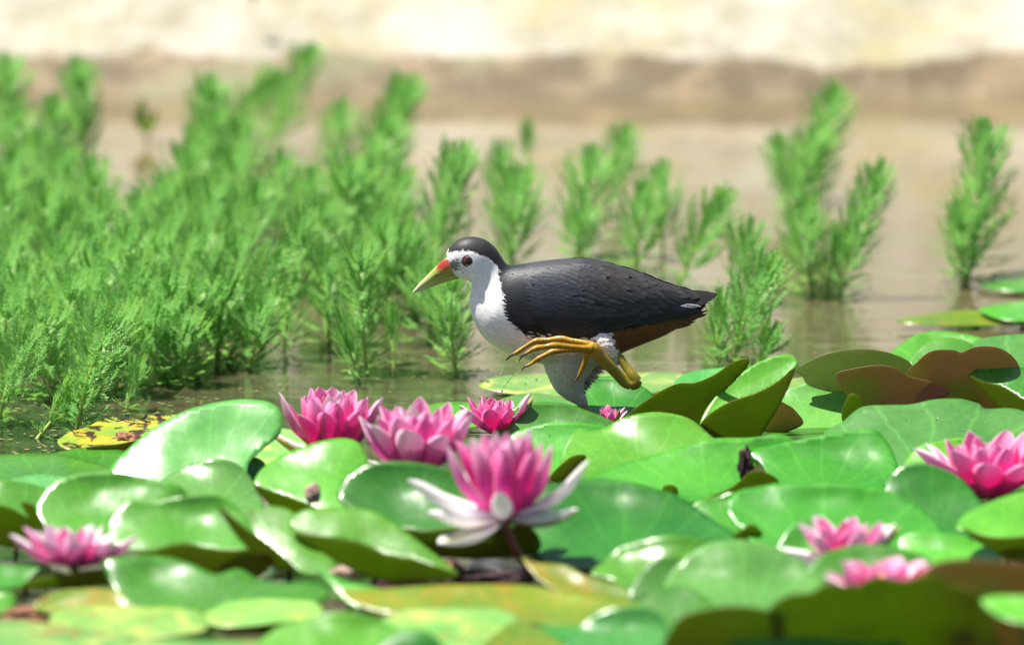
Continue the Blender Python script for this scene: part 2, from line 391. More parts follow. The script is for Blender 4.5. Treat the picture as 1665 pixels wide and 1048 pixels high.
P('dark green rounded pad rim just above the notched red brown leaf', 'dark', 30, [(1478,595),(1486,574),(1510,554),(1545,549),(1582,561),(1600,600),(1500,625)], by=668)
P('pinkish olive leaf underside standing left of the red brown leaves', 'under', 95, [(1297,600),(1340,577),(1390,568),(1440,572),(1478,588),(1480,610),(1430,640),(1370,640),(1318,628),(1305,612)], umat='bronze', only_under=True, by=678, vo=(1330,650), curl=.002)
P('glossy green pad in front of the pinkish olive leaf underside', 'gloss', 20, [(1255,690),(1270,640),(1300,625),(1340,618),(1365,618),(1390,640),(1390,680),(1375,698),(1330,702),(1290,700)], by=700)
P('large notched red brown leaf underside with a pale green midrib', 'under', 95, [(1473,612),(1490,590),(1515,571),(1550,569),(1563,573),(1590,563),(1630,568),(1657,595),(1660,640),(1635,680),(1570,685),(1520,675),(1490,650)], umat='red', only_under=True, by=690, vo=(1567,640), curl=.003)
P('folded red brown leaf underside to the left of the notched one', 'under', 95, [(1359,612),(1385,600),(1425,594),(1455,598),(1478,612),(1510,620),(1545,636),(1520,650),(1480,660),(1450,670),(1410,675),(1385,655)], umat='red', only_under=True, by=694, vo=(1402,640), curl=.003)
P('small olive leaf fold below the left red brown leaf', 'under', 90, [(1370,685),(1372,660),(1385,640),(1405,655),(1412,690),(1390,700)], only_under=True, by=702)
P('green pad peeping between the red brown leaves and the dewy pad', 'top', 20, [(1480,680),(1500,645),(1530,637),(1565,640),(1590,655),(1580,690)], by=698)
P('green leaf with a turned up olive rim at the right edge', 'top', 22, [(1575,612),(1600,594),(1640,592),(1700,598),(1720,640),(1690,668),(1665,650),(1630,630),(1600,622)], under=[(1578,612),(1600,621),(1630,629),(1665,649),(1720,668),(1720,710),(1665,688),(1630,668),(1603,640)], by=712)
P('small red brown leaf corner right of the upright folded leaf', 'under', 95, [(1240,710),(1262,657),(1282,659),(1297,672),(1305,690),(1270,705)], umat='red', only_under=True, by=708)
P('very dark shaded pad right of the upright folded leaf', 'dark', -6, [(1228,705),(1246,684),(1300,677),(1332,680),(1353,693),(1350,712),(1300,722),(1245,720)], z0=.03)
P('tall brown green leaf underside leaning behind the upright folded leaf', 'under', 95, [(1022,676),(1060,645),(1100,624),(1130,622),(1160,610),(1190,590),(1214,583),(1217,592),(1200,614),(1175,640),(1160,670),(1150,705),(1110,712),(1040,700)], only_under=True, by=716, curl=.003, roll=-12)
P('upright folded leaf with a bright green face and olive outside', 'top', 48, [(1138,690),(1150,662),(1175,632),(1200,610),(1230,590),(1260,578),(1285,576),(1297,588),(1290,603),(1262,625),(1230,642),(1190,655),(1160,672)], under=[(1139,690),(1160,669),(1190,652),(1230,639),(1264,621),(1291,598),(1286,620),(1266,662),(1240,705),(1222,730),(1170,728),(1150,705)], by=730, wave=.5)
P('green pad with an upturned back rim in front of the standing leg', 'dark', 24, [(806,720),(813,680),(838,660),(875,653),(920,656),(960,669),(1002,688),(1010,705),(980,725),(900,735),(830,745)], by=745, curl=.006)
P('light green pad below the bird whose back rim is folded', 'top', 18, [(812,745),(830,708),(860,694),(905,685),(950,688),(990,696),(1010,730),(990,770),(900,775),(830,765)], by=778)
P('small olive leaf tip right behind the tallest pink flower', 'under', 90, [(895,775),(925,745),(947,739),(952,746),(935,765),(915,785)], only_under=True, by=786)
P('broad pale green pad right of the standing leg, under the pink bud', 'top', 17, [(935,700),(965,700),(985,694),(1010,680),(1045,671),(1080,670),(1120,680),(1150,703),(1172,725),(1160,745),(1080,768),(1010,785),(950,790),(910,760)], by=786, curl=.006)
P('wet pad speckled with dew left of the right hand flower', 'gloss', 17, [(1340,705),(1370,685),(1400,662),(1440,658),(1480,657),(1520,649),(1560,648),(1590,655),(1603,664),(1640,663),(1665,668),(1720,690),(1730,760),(1640,800),(1480,795),(1430,760),(1380,725)], by=800, curl=.006)
P('pale grey green pad with a shrivelled brown tear at its right side', 'top', 14, [(960,778),(1000,757),(1060,739),(1120,722),(1160,712),(1220,711),(1265,705),(1290,714),(1295,735),(1240,745),(1222,770),(1190,795),(1130,816),(1080,822),(1000,810)], under=[(1128,820),(1190,792),(1225,765),(1262,777),(1260,795),(1190,811),(1150,820)], by=822, curl=.004)
P('sunny green pad between the torn pad and the dewy pad', 'top', 18, [(1215,735),(1260,722),(1300,714),(1350,705),(1415,697),(1437,710),(1452,735),(1462,770),(1450,800),(1350,815),(1270,805),(1250,775),(1238,755)], by=818)
P('pale pad tip behind the left petals of the right hand flower', 'top', 16, [(1465,770),(1488,729),(1520,718),(1570,712),(1600,740),(1580,790),(1500,800)], by=806)
P('small whitish glossy pad left of the dark oval pad', 'gloss', 8, [(1385,800),(1420,772),(1455,760),(1480,775),(1485,810),(1430,820)], by=820)
P('dark green oval pad in front of the right hand flower', 'dark', 26, [(1430,835),(1445,775),(1480,753),(1520,757),(1562,778),(1592,812),(1605,835),(1590,870),(1530,880),(1470,870)], by=905)
P('green pad with an olive rim at the right edge below the flower', 'top', 18, [(1555,858),(1570,835),(1610,815),(1665,798),(1730,792),(1740,870),(1665,874),(1610,872),(1580,866)], under=[(1566,860),(1600,871),(1640,874),(1740,870),(1740,925),(1665,915),(1620,900)], by=925)
P('long sunlit green pad arching across the right side', 'top', 17, [(1180,830),(1195,800),(1235,790),(1280,783),(1340,785),(1400,788),(1450,800),(1500,828),(1535,860),(1540,885),(1470,905),(1380,925),(1300,925),(1240,895),(1205,860)], by=926, curl=.007)
P('small pale pad wedge left of the long sunlit pad', 'top', 15, [(1125,822),(1170,806),(1200,803),(1225,850),(1240,885),(1200,895),(1160,870)], under=[(1158,886),(1195,868),(1224,852),(1247,880),(1230,896),(1190,896)], by=898)
P('small olive speck of leaf behind the big dark pad', 'under', 90, [(1076,806),(1080,790),(1095,789),(1102,797),(1098,812)], only_under=True, by=816)

# --- left side
P('yellow and black rotting pad at the foot of the sharp feathery stems', 'rot', 8, [(93,718),(110,704),(140,694),(165,682),(200,674),(240,672),(290,676),(280,705),(235,716),(190,723),(150,728),(110,730)], under=[(140,727),(190,722),(235,714),(228,728),(195,738),(160,734)], umat='yellow', by=737, curl=.002)
P('flat green pad with one yellow spot below the rotting pad', 'top', 5, [(75,745),(110,731),(150,727),(210,733),(225,745),(220,770),(120,772)], by=770)
P('long flat green pad at the left edge touching open water', 'top', 5, [(-40,745),(20,738),(80,737),(130,745),(180,760),(200,775),(120,788),(20,788),(-40,785)], by=790)
P('narrow white shining pad near the left edge', 'gloss', 3, [(18,780),(55,771),(90,770),(118,778),(110,800),(60,802)], curl=0, wave=.3, z0=.012, by=806)
P('green pad with shiny back at the left edge below the narrow white pad', 'top', 14, [(-40,790),(0,780),(30,782),(65,790),(95,805),(90,850),(40,860),(-30,855)], by=866)
P('striped pale yellow pad left of the back flower', 'mottled', 5, [(380,770),(398,725),(425,700),(470,697),(500,720),(490,770),(430,785)], by=782)
P('small dark upright leaf tip beside the striped yellow pad', 'dark', 70, [(390,775),(398,750),(412,742),(430,752),(436,775),(420,792)], by=794)
P('large glossy leaf raised high at the left with a white shine', 'gloss', 40, [(178,768),(205,732),(250,695),(300,668),(350,654),(400,649),(440,655),(458,675),(455,705),(430,727),(405,752),(395,785),(340,800),(270,800),(215,790)], by=805, roll=-6, curl=.004)
P('shiny creased pad in front of the raised glossy leaf', 'gloss', 16, [(235,800),(270,775),(300,758),(345,745),(380,750),(402,768),(418,795),(425,825),(350,840),(260,835)], by=842)
P('smooth rounded green pad above the lower left flower', 'top', 24, [(58,830),(70,800),(100,778),(150,767),(200,768),(240,777),(300,795),(300,850),(230,880),(150,885),(95,872),(68,852)], under=[(34,817),(55,822),(72,852),(98,875),(150,888),(120,902),(75,878),(50,845)], by=905)
P('olive leaf edge curling at the left border above the lower left flower', 'under', 85, [(-30,822),(5,822),(40,838),(75,860),(80,890),(20,890),(-30,870)], only_under=True, by=892)
P('green pad with a wavy front rim right of the lower left flower', 'top', 26, [(173,865),(184,835),(210,813),(240,816),(300,807),(355,805),(395,835),(425,893),(372,895),(330,890),(295,884),(240,897),(190,888)], under=[(225,904),(245,896),(295,884),(330,890),(372,894),(432,892),(442,915),(415,940),(350,942),(300,932)], by=944)
P('slanting green pad left of the folded pad in the lower middle', 'top', 30, [(372,838),(395,828),(430,822),(470,828),(505,860),(545,912),(535,930),(500,934),(475,920),(445,893),(410,868)], under=[(353,822),(375,838),(410,866),(445,891),(478,921),(455,925),(420,905),(385,872)], by=945)
P('green pad with a brown stub and an olive front rim behind the lower middle pads', 'top', 30, [(413,785),(433,755),(480,730),(535,714),(575,715),(592,735),(610,790),(590,835),(530,835),(480,812),(440,798)], under=[(412,788),(440,798),(480,812),(530,834),(500,852),(450,830)], by=858)
P('large deep green pad behind the left white petals of the tallest flower', 'dark', 26, [(550,812),(558,780),(590,758),(630,750),(680,752),(730,765),(765,800),(800,840),(850,852),(800,862),(745,860),(690,864),(640,858),(590,838)], under=[(640,858),(690,863),(745,859),(800,861),(860,855),(880,890),(840,905),(760,908),(700,902),(655,885)], by=912)
P('folded green pad with a long olive brown underside in the lower middle', 'top', 30, [(470,850),(488,830),(530,824),(600,828),(642,850),(682,880),(745,932),(720,930),(675,910),(632,903),(588,884),(540,875),(495,872)], under=[(483,868),(540,875),(588,884),(632,903),(675,910),(745,934),(705,944),(640,946),(590,934),(540,908)], by=950)
P('huge dark glossy pad right of the tallest flower', 'dark', 17, [(825,860),(860,800),(910,785),(960,777),(1020,782),(1080,797),(1120,815),(1160,845),(1195,868),(1180,900),(1080,915),(960,925),(890,920)], by=930, curl=.006)
P('blue green shaded pad below the right petals of the tallest flower', 'dark', -8, [(850,915),(900,882),(940,868),(990,868),(1028,885),(1040,920),(1010,955),(930,955),(870,940)], by=958, z0=.012)
P('orange and olive leaf rim running right from the red flower stalk', 'yellow', 30, [(848,905),(870,914),(920,918),(950,934),(990,945),(1030,960),(1050,972),(1000,984),(930,968),(880,945)], by=984)
P('bright yellow green pad right of the blue green shaded pad', 'top', 15, [(960,932),(985,910),(1005,890),(1040,878),(1090,870),(1140,877),(1180,895),(1170,940),(1110,980),(1030,980),(1000,945)], by=984)
P('small dark curl of leaf in front of the bright yellow green pad', 'dark', 40, [(1020,975),(1045,925),(1075,904),(1112,910),(1130,945),(1120,990),(1060,995)], by=1000)
P('large bright pad with two white highlights left of the lower right flowers', 'gloss', 19, [(1095,925),(1140,888),(1195,877),(1250,884),(1295,905),(1335,940),(1345,985),(1290,1010),(1200,1015),(1120,1000),(1080,965)], by=1018, curl=.008)
P('small dark rounded pad behind the upper of the two lower right flowers', 'dark', 45, [(1262,900),(1278,865),(1300,846),(1330,840),(1344,855),(1340,900),(1295,920)], by=935)
P('dark green rounded leaf between the two lower right flowers', 'dark', 35, [(1300,950),(1330,905),(1380,887),(1430,885),(1480,895),(1515,915),(1500,960),(1420,975),(1340,975)], by=1004)
P('grey green flat pad with drops right of the lower right flowers', 'top', 12, [(1460,880),(1480,866),(1520,866),(1560,870),(1600,885),(1627,906),(1600,930),(1510,930),(1470,910)], by=936)
P('rounded dark green pad low in the picture right of the orange leaf rim', 'dark', 30, [(1030,1010),(1050,970),(1095,951),(1140,963),(1172,1000),(1170,1040),(1080,1045)], by=1050)
P('brown olive leaf underside across the lower right corner', 'under', 85, [(1480,960),(1510,920),(1560,908),(1620,912),(1720,930),(1740,1000),(1720,1070),(1600,1075),(1540,1040)], umat='red', only_under=True, by=1075, vo=(1600,980), wave=2.5)
P('big blurred olive leaf underside below the lower right flowers', 'under', 85, [(1250,1000),(1280,968),(1318,962),(1345,948),(1390,950),(1425,936),(1470,942),(1520,932),(1548,950),(1585,962),(1610,1005),(1620,1080),(1500,1095),(1300,1085)], only_under=True, by=1095, wave=3.0)
P('small green pad near the lower right corner', 'top', 12, [(1595,978),(1630,967),(1720,975),(1730,1015),(1640,1008)], by=1112, z0=.05)
P('olive yellow leaf underside left of the bottom shining pad', 'under', 80, [(1080,1075),(1100,1010),(1140,992),(1190,985),(1240,990),(1275,1005),(1260,1070),(1180,1090)], umat='under', only_under=True, by=1095)
P('blurred shining pad on the bottom edge below the lower right flowers', 'gloss', 24, [(1170,1090),(1200,1030),(1265,998),(1330,989),(1395,1000),(1445,1028),(1490,1080),(1470,1130),(1200,1130)], by=1130, curl=.008)
P('shiny pad on the bottom edge under the orange leaf rim', 'gloss', 14, [(920,1050),(950,1010),(985,992),(1040,984),(1075,1000),(1085,1040),(1050,1075),(940,1075)], by=1078)
P('long yellow green leaf lying across the bottom middle', 'yellow', 14, [(555,960),(620,956),(720,950),(850,950),(930,963),(1010,975),(1060,985),(1020,1008),(950,1018),(850,1010),(700,998),(610,992)], by=1018, curl=.006)
P('dark hollow leaf with light rim left of the long yellow green leaf', 'top', 30, [(508,915),(530,925),(560,945),(620,958),(600,985),(575,985),(545,960)], by=990)
P('large smooth green pad below the lower left flower', 'top', 28, [(168,915),(190,905),(260,903),(310,915),(350,932),(390,924),(430,944),(520,950),(535,970),(490,988),(400,996),(300,1000),(225,995),(190,965)], by=1002, curl=.006)
P('green leaf with a shaded olive front under the lower left flower', 'top', 20, [(-40,950),(-20,922),(40,919),(100,929),(110,938),(60,948),(0,958)], under=[(40,947),(90,934),(172,925),(180,948),(110,956),(50,956)], by=962)
P('yellow leaf underside below the lower left flower', 'yellow', 40, [(55,988),(90,962),(150,956),(196,962),(205,990),(130,1000)], by=1002)
P('light green pad scrap at the left edge', 'top', 10, [(-40,985),(-10,962),(20,962),(26,975),(10,995),(-40,1000)], by=1002)
P('mottled flat pad with a bright yellow end in the lower left', 'mottled', 6, [(80,1003),(130,984),(220,985),(310,988),(338,1008),(320,1028),(200,1038),(110,1034)], by=1040)
P('mottled flat pad with brown spots right of the yellow ended pad', 'mottled', 8, [(325,1003),(380,975),(450,962),(510,975),(520,1000),(450,1012),(360,1018)], by=1022)
P('long flat pad along the bottom left corner', 'mottled', 5, [(-40,1015),(40,1008),(110,1018),(200,1032),(330,1040),(440,1044),(440,1080),(-40,1085)], by=1085)
P('rounded green pad on the bottom edge left of the middle', 'top', 15, [(400,1070),(450,1020),(520,998),(580,995),(640,1020),(660,1060),(600,1090),(440,1090)], by=1092)
P('yellow mottled pad on the bottom edge in the middle', 'mottled', 10, [(610,1020),(650,993),(720,988),(780,987),(830,994),(850,1020),(820,1050),(740,1070),(650,1065)], by=1070)
P('dark round pad low on the bottom edge in the middle', 'dark', 35, [(600,1085),(625,1042),(665,1025),(705,1032),(740,1085),(670,1105)], by=1108)
P('yellowish leaf scrap at the bottom edge right of the mottled pad', 'yellow', 12, [(780,1060),(815,1022),(845,1008),(885,1025),(920,1060),(850,1080)], by=1084)
P('thin blue green flat pad along the bottom right of the middle', 'top', 5, [(850,1022),(900,1014),(980,1016),(1040,1022),(1020,1050),(900,1052)], by=1058)

def rib(root, path, Yp, r0):
    V = []; Fc = []; q, rr = smooth_chain([on_depth(a, b_, Yp) for a, b_ in path], [r0] * (len(path) - 1) + [r0 * .6], 14); tube(V, Fc, q, rr, 8)
    meshobj('midrib', V, Fc, M['rib'], root, root.location.copy()).location = (0, 0, 0)
k = N('leaf_rib'); M['rib'] = k.end(k.bsdf((.55, .56, .12), .4).outputs[0])
for o in [x for x in C.objects if x.get('label', '').startswith('large notched red')]: rib(o, [(1562, 577), (1564, 600), (1568, 640), (1572, 690)], o.location.y - .012, .0014)

# curled brown leaf tip on the torn pad, dried bud, debris
def lump(name, label, cat, x, y, by, r, mat, sq=(1, 1, 1), seed=1, z0=None, amp=.5):
    if isinstance(by, Vector): c = by
    else: g = ground(x, by); c = on_depth(x, y, g.y)
    bm = bmesh.new(); bmesh.ops.create_icosphere(bm, subdivisions=4, radius=1)
    for v in bm.verts:
        k_ = 1 + amp * noise.fractal(v.co * 1.6 + Vector((seed, 0, 0)), 1, 2, 4)
        v.co = Vector((v.co.x * sq[0], v.co.y * sq[1], v.co.z * sq[2])) * r * k_
    me = bpy.data.meshes.new(name); bm.to_mesh(me); bm.free(); me.materials.append(mat)
    me.polygons.foreach_set('use_smooth', [True] * len(me.polygons))
    o = bpy.data.objects.new(name, me); C.objects.link(o); o.location = c; return tag(o, label, cat)
def dead_mat(name, a, b_):
    k = N(name); oc = k.n('ShaderNodeTexCoord').outputs['Object']; nn = k.noise(oc, 260, 4, .6)
    b2 = k.bsdf(k.mix(k.ramp(nn, .35, .65), a, b_), .7, .3); k.l(k.bump(nn, .6, .001), b2.inputs['Normal']); return k.end(b2.outputs[0])
M['dead'] = dead_mat('dead_leaf', (.10, .04, .02), (.32, .15, .08)); M['deadbud'] = dead_mat('dried_bud', (.30, .18, .15), (.50, .34, .28)); M['char'] = dead_mat('blackened_leaf', (.012, .01, .012), (.08, .03, .03))
lump('dried_bud', 'small dried pinkish brown bud standing before the green pad with a brown stub', 'bud', 508, 802, 888, .0075, M['deadbud'], (1, .9, 1.2), 3, amp=.25)
lump('dead_leaf', 'reddish brown crumpled dead leaf at the right end of the rotting pad', 'dead leaf', 206, 718, 738, .012, M['dead'], (1.2, .7, .7), 5)
lump('shrivelled_leaf', 'blackened curled scrap of leaf on the tear of the pale grey green pad', 'dead leaf', 1213, 757, 818, .011, M['char'], (.45, .4, 1.3), 7, amp=.9)
lump('dead_leaf', 'orange brown dead leaf scrap at the tip of the long folded pad', 'dead leaf', 728, 922, 946, .008, M['dead'], (1.5, 1, .7), 8)
lump('leaf_litter', 'grey brown rotten stalk lying in dark water left of the red flower stalk', 'dead stalk', 795, 936, 950, .012, M['char'], (2.6, 1, .45), 9)
lump('dead_stalk', 'pale dead stalk lying below the long folded pad', 'dead stalk', 575, 930, 956, .010, M['deadbud'], (2.4, .5, .45), 4)
lump('dead_leaf', 'brown and orange rotten leaf scrap in the lower left corner', 'dead leaf', 55, 1000, 1006, .016, M['dead'], (2.2, 1.2, .4), 14)

# ------------------------------------------------------------------ water lily flowers
def petal_mesh(name, mat, wid=.2, cup=.35, bend=.25, seed=0, point=1.0, outer=None):
    V = []; Fc = []; UV = []; nu, nv = 16, 9
    for i in range(nu + 1):
        u = i / nu
        prof = 1.25 * ((u + .05) ** .6) * (max(0, 1 - u ** 2.5) ** .78)
        wv = wid * prof
        an = bend * (u - .35) * 1.2
        y = u * (1 - .08 * bend * bend); zc = -bend * .38 * math.sin(u * math.pi) * .8 + (.10 * bend * u * u)
        for j in range(nv):
            v = j / (nv - 1) * 2 - 1
            z = zc + cup * wv * (v * v) * (1 - .25 * u) + .010 * noise.noise(Vector((v * 2, u * 4, seed)))
            V.append((wv * v, y, z)); UV.append((v, u))
    for i in range(nu):
        for j in range(nv - 1):
            a = i * nv + j; Fc.append((a, a + 1, a + nv + 1, a + nv))
    me = bpy.data.meshes.new(name); me.from_pydata(V, [], Fc); me.materials.append(mat)
    me.polygons.foreach_set('use_smooth', [True] * len(me.polygons))
    at = me.attributes.new('puv', 'FLOAT_VECTOR', 'POINT'); at.data.foreach_set('vector', [c for u in UV for c in (u[0], u[1], 0)])
    if outer: me.materials.append(outer)
    return me
INNER = {'petal': 'petalpale', 'petalpale': 'petalwhite', 'petalwhite': 'petalwhite'}
PM = {k_: [petal_mesh('petal', M[INNER[k_]], .215 + .016 * i, .75 + .1 * i, .50 - .10 * i, i, .8, M[k_]) for i in range(3)] for k_ in ('petal', 'petalpale', 'petalwhite')}
PM['sepal'] = [petal_mesh('sepal', M['sepal'], .19, .9, .4, 5)]
def add_petal(root, base, tip, axis, wscale, key, rnd, nm='petal', up_pull=1.0):
    d = tip - base; L = d.length; d = d / L
    mid = base.lerp(tip, .5); tgt = base + axis * L * (1.6 * up_pull)
    n = tgt - mid; n = n - d * n.dot(d)
    if n.length < 1e-6: n = Vector((0, 0, 1))
    n.normalize(); s = d.cross(n)
    me = rnd.choice(PM[key]); o = bpy.data.objects.new(nm, me); C.objects.link(o)
    mt = Matrix((s, d, n)).transposed().to_4x4()
    mt = Matrix.Translation(base - Vector(root.location)) @ mt @ Matrix.Rotation(rnd.uniform(-.12, .12), 4, 'Y') @ Matrix.Diagonal((L * wscale, L, L, 1))
    o.parent = root; o.matrix_local = mt
    m = o.modifiers.new('thickness', 'SOLIDIFY'); m.thickness = .006; m.offset = 0
    if len(me.materials) > 1: m.material_offset = 1; m.material_offset_rim = 0
    return o
def flower(label, x, y, by, L, rings, seed, tilt=(0, 0), group='pink water lily flowers', extra=(), sep=(), stamens=True, stalk=None):
    rnd = random.Random(seed); g = ground(x, by); c = on_depth(x, y, g.y); pxm = (c - CAM).length / F
    root = empty('water_lily', c, label, 'flower', group)
    ax = Vector((R(tilt[0]), R(tilt[1]), 1)).normalized()
    e1 = Vector((1, 0, 0)); e1 = (e1 - ax * e1.dot(ax)).normalized(); e2 = ax.cross(e1)
    for (n_, el, ls, ws, key) in rings:
        off = rnd.uniform(0, 6.28)
        for i in range(n_):
            a = off + (i + rnd.uniform(-.14, .14)) / n_ * 2 * math.pi; e = R(el + rnd.uniform(-5, 5)); l = L * pxm * ls * rnd.uniform(.92, 1.06)
            rad = e1 * math.cos(a) + e2 * math.sin(a)
            b0 = c + rad * L * pxm * .06
            add_petal(root, b0, b0 + (rad * math.cos(e) + ax * math.sin(e)) * l, ax, ws, key, rnd)
    for (tx, ty, dy, ws, key) in extra:
        tip = on_depth(tx, ty, c.y + dy); add_petal(root, c + (tip - c).normalized() * .003, tip, ax, ws, key, rnd)
    for (tx, ty, dy, ws) in sep:
        tip = on_depth(tx, ty, c.y + dy); add_petal(root, c + (tip - c).normalized() * .002 - ax * .002, tip, ax, ws, 'sepal', rnd, 'sepal')
    if stamens:
        V = []; Fc = []
        for i in range(46):
            a = rnd.uniform(0, 6.28); r_ = rnd.uniform(.02, .14) * L * pxm; h = L * pxm * rnd.uniform(.3, .42)
            rad = e1 * math.cos(a) + e2 * math.sin(a)
            q, rr = smooth_chain([c + rad * r_ * .6, c + rad * r_ + ax * h * .6, c + rad * r_ * .8 + ax * h], [.0006, .0008, .0005], 5); tube(V, Fc, q, rr, 5)
        meshobj('stamens', V, Fc, M['stamen'], root, c).location = (0, 0, 0)
    V = []; Fc = []
    if stalk: pts = [c + Vector((0, 0, .001))] + [on_depth(a, b_, c.y + dz) for a, b_, dz in stalk]
    else: pts = [c, c + Vector((.004, .004, -.02)), Vector((c.x + .01, c.y + .02, -.05))]
    q, rr = smooth_chain(pts, [.0042] + [.0040] * (len(pts) - 1), 16); tube(V, Fc, q, rr, 12)
    meshobj('flower_stalk', V, Fc, M['stalk'], root, c).location = (0, 0, 0)
    return root
flower('deep pink open flower left of the middle, its left edge against the raised glossy leaf', 542, 744, 778, 118,
       [(8, 50, .98, 1.05, 'petal'), (8, 62, 1.0, 1.05, 'petal'), (7, 72, .95, 1.0, 'petal'), (5, 82, .88, .9, 'petalpale')], 3,
       extra=[(447, 640, -.01, .95, 'petalpale'), (432, 706, .01, .8, 'petalwhite'), (628, 648, .0, .9, 'petalpale')], sep=[(440, 712, -.008, .8)])
flower('pink flower between the left back flower and the tallest front flower', 680, 772, 840, 128,
       [(8, 46, 1.0, 1.0, 'petalpale'), (9, 56, 1.0, 1.05, 'petal'), (8, 68, .95, 1.0, 'petal'), (6, 79, .85, .9, 'petalpale')], 9,
       extra=[(548, 738, -.02, .55, 'petalwhite'), (588, 690, -.02, .8, 'petalpale')], sep=[(592, 772, -.02, .5)])
flower('tallest pink flower in front, spreading white lower petals on a red stalk', 822, 846, 935, 150,
       [(7, 62, .92, .8, 'petal'), (6, 74, .98, .85, 'petal'), (5, 84, .85, .8, 'petal')], 21,
       extra=[(718, 728, -.012, .85, 'petalpale'), (736, 716, .004, .8, 'petal'), (762, 712, -.016, .8, 'petalpale'), (800, 700, .012, .95, 'petalpale'), (790, 722, -.02, .85, 'petal'),
              (868, 694, .01, .85, 'petalpale'), (850, 706, -.01, .8, 'petal'), (903, 726, -.006, .8, 'petalpale'), (888, 718, .014, .8, 'petal'), (832, 712, -.02, .8, 'petalpale'),
              (658, 785, -.008, .62, 'petalwhite'), (692, 838, -.03, .85, 'petalwhite'), (712, 889, -.052, 1.1, 'petalwhite'), (966, 752, -.004, .72, 'petalwhite'),
              (930, 800, .015, .7, 'petalwhite'), (943, 832, -.02, .72, 'petalwhite'), (812, 803, -.050, 1.0, 'petalwhite'), (748, 770, .05, .8, 'petalpale')],
       sep=[(940, 838, -.012, .75), (714, 890, -.046, .9)], stalk=[(828, 870, 0), (846, 905, .0), (880, 945, .015), (905, 962, .05)])
flower('small pink flower behind, just below the falling water drops', 806, 708, 738, 66,
       [(7, 48, 1.0, 1.25, 'petal'), (6, 66, 1.0, 1.2, 'petal'), (4, 78, .9, 1.1, 'petal')], 33, extra=[(757, 646, 0, 1.2, 'petal'), (744, 660, -.012, 1.2, 'petalpale'), (866, 640, .0, .9, 'petalpale')], sep=[(872, 646, .01, .9)])
flower('half hidden small deep pink flower beside the foot of the standing leg', 992, 694, 735, 34,
       [(5, 62, 1.0, 1.3, 'petal'), (4, 76, .95, 1.2, 'petal')], 41, extra=[(987, 657, -.004, 1.5, 'petal'), (1018, 662, 0, .9, 'petalpale'), (1022, 668, .004, .9, 'petalpale'), (954, 672, .01, .8, 'petalpale')], sep=[(1010, 664, -.006, .9)], stamens=False)
flower('large bright pink flower cut by the right edge of the picture', 1612, 808, 842, 118,
       [(8, 40, 1.05, 1.15, 'petal'), (8, 54, 1.0, 1.15, 'petal'), (7, 66, .85, 1.1, 'petal'), (5, 76, .75, 1.0, 'petalpale')], 52,
       extra=[(1482, 732, .0, .9, 'petalpale'), (1500, 724, .02, .9, 'petalwhite'), (1640, 752, -.03, 1.1, 'petalpale')], sep=[(1557, 742, -.02, .85), (1610, 735, .03, .7)])
flower('upper of the two lower right flowers, pale pink petals in an arc', 1374, 916, 950, 98,
       [(7, 38, 1.0, 1.15, 'petalpale'), (7, 48, .9, 1.15, 'petal'), (5, 60, .75, 1.1, 'petal')], 66,
       extra=[(1256, 898, -.02, 1.0, 'petalwhite'), (1312, 868, -.01, 1.3, 'petalpale'), (1394, 856, .0, 1.2, 'petalpale'), (1434, 848, 0, 1.1, 'petalpale'), (1462, 852, .0, 1.1, 'petalwhite')], sep=[(1470, 858, .0, .9)])
flower('lowest pink flower at the lower right, half sunk behind an olive leaf', 1434, 974, 1040, 104,
       [(7, 28, 1.0, 1.15, 'petal'), (7, 42, .85, 1.15, 'petal'), (5, 54, .7, 1.1, 'petal')], 71,
       extra=[(1336, 940, -.01, 1.0, 'petalpale'), (1384, 924, 0, 1.2, 'petalpale'), (1440, 911, 0, 1.2, 'petal'), (1512, 914, 0, 1.1, 'petalpale'), (1530, 922, 0, 1.0, 'petalwhite')], sep=[(1534, 926, 0, .8)])
flower('pink and white flower at the lower left with olive sepals in front', 120, 922, 968, 92,
       [(7, 38, 1.0, 1.15, 'petalpale'), (7, 52, .85, 1.15, 'petalpale'), (5, 66, .72, 1.1, 'petal')], 85,
       extra=[(12, 872, 0, .95, 'petalpale'), (34, 858, .01, .9, 'petal'), (70, 853, 0, 1.1, 'petalpale'), (156, 852, 0, 1.1, 'petalwhite'), (192, 872, -.01, 1.1, 'petalwhite'), (228, 874, .0, .8, 'petalpale'), (150, 884, -.03, 1.3, 'petal')], sep=[(124, 892, -.03, 1.5), (66, 880, .01, .7)])

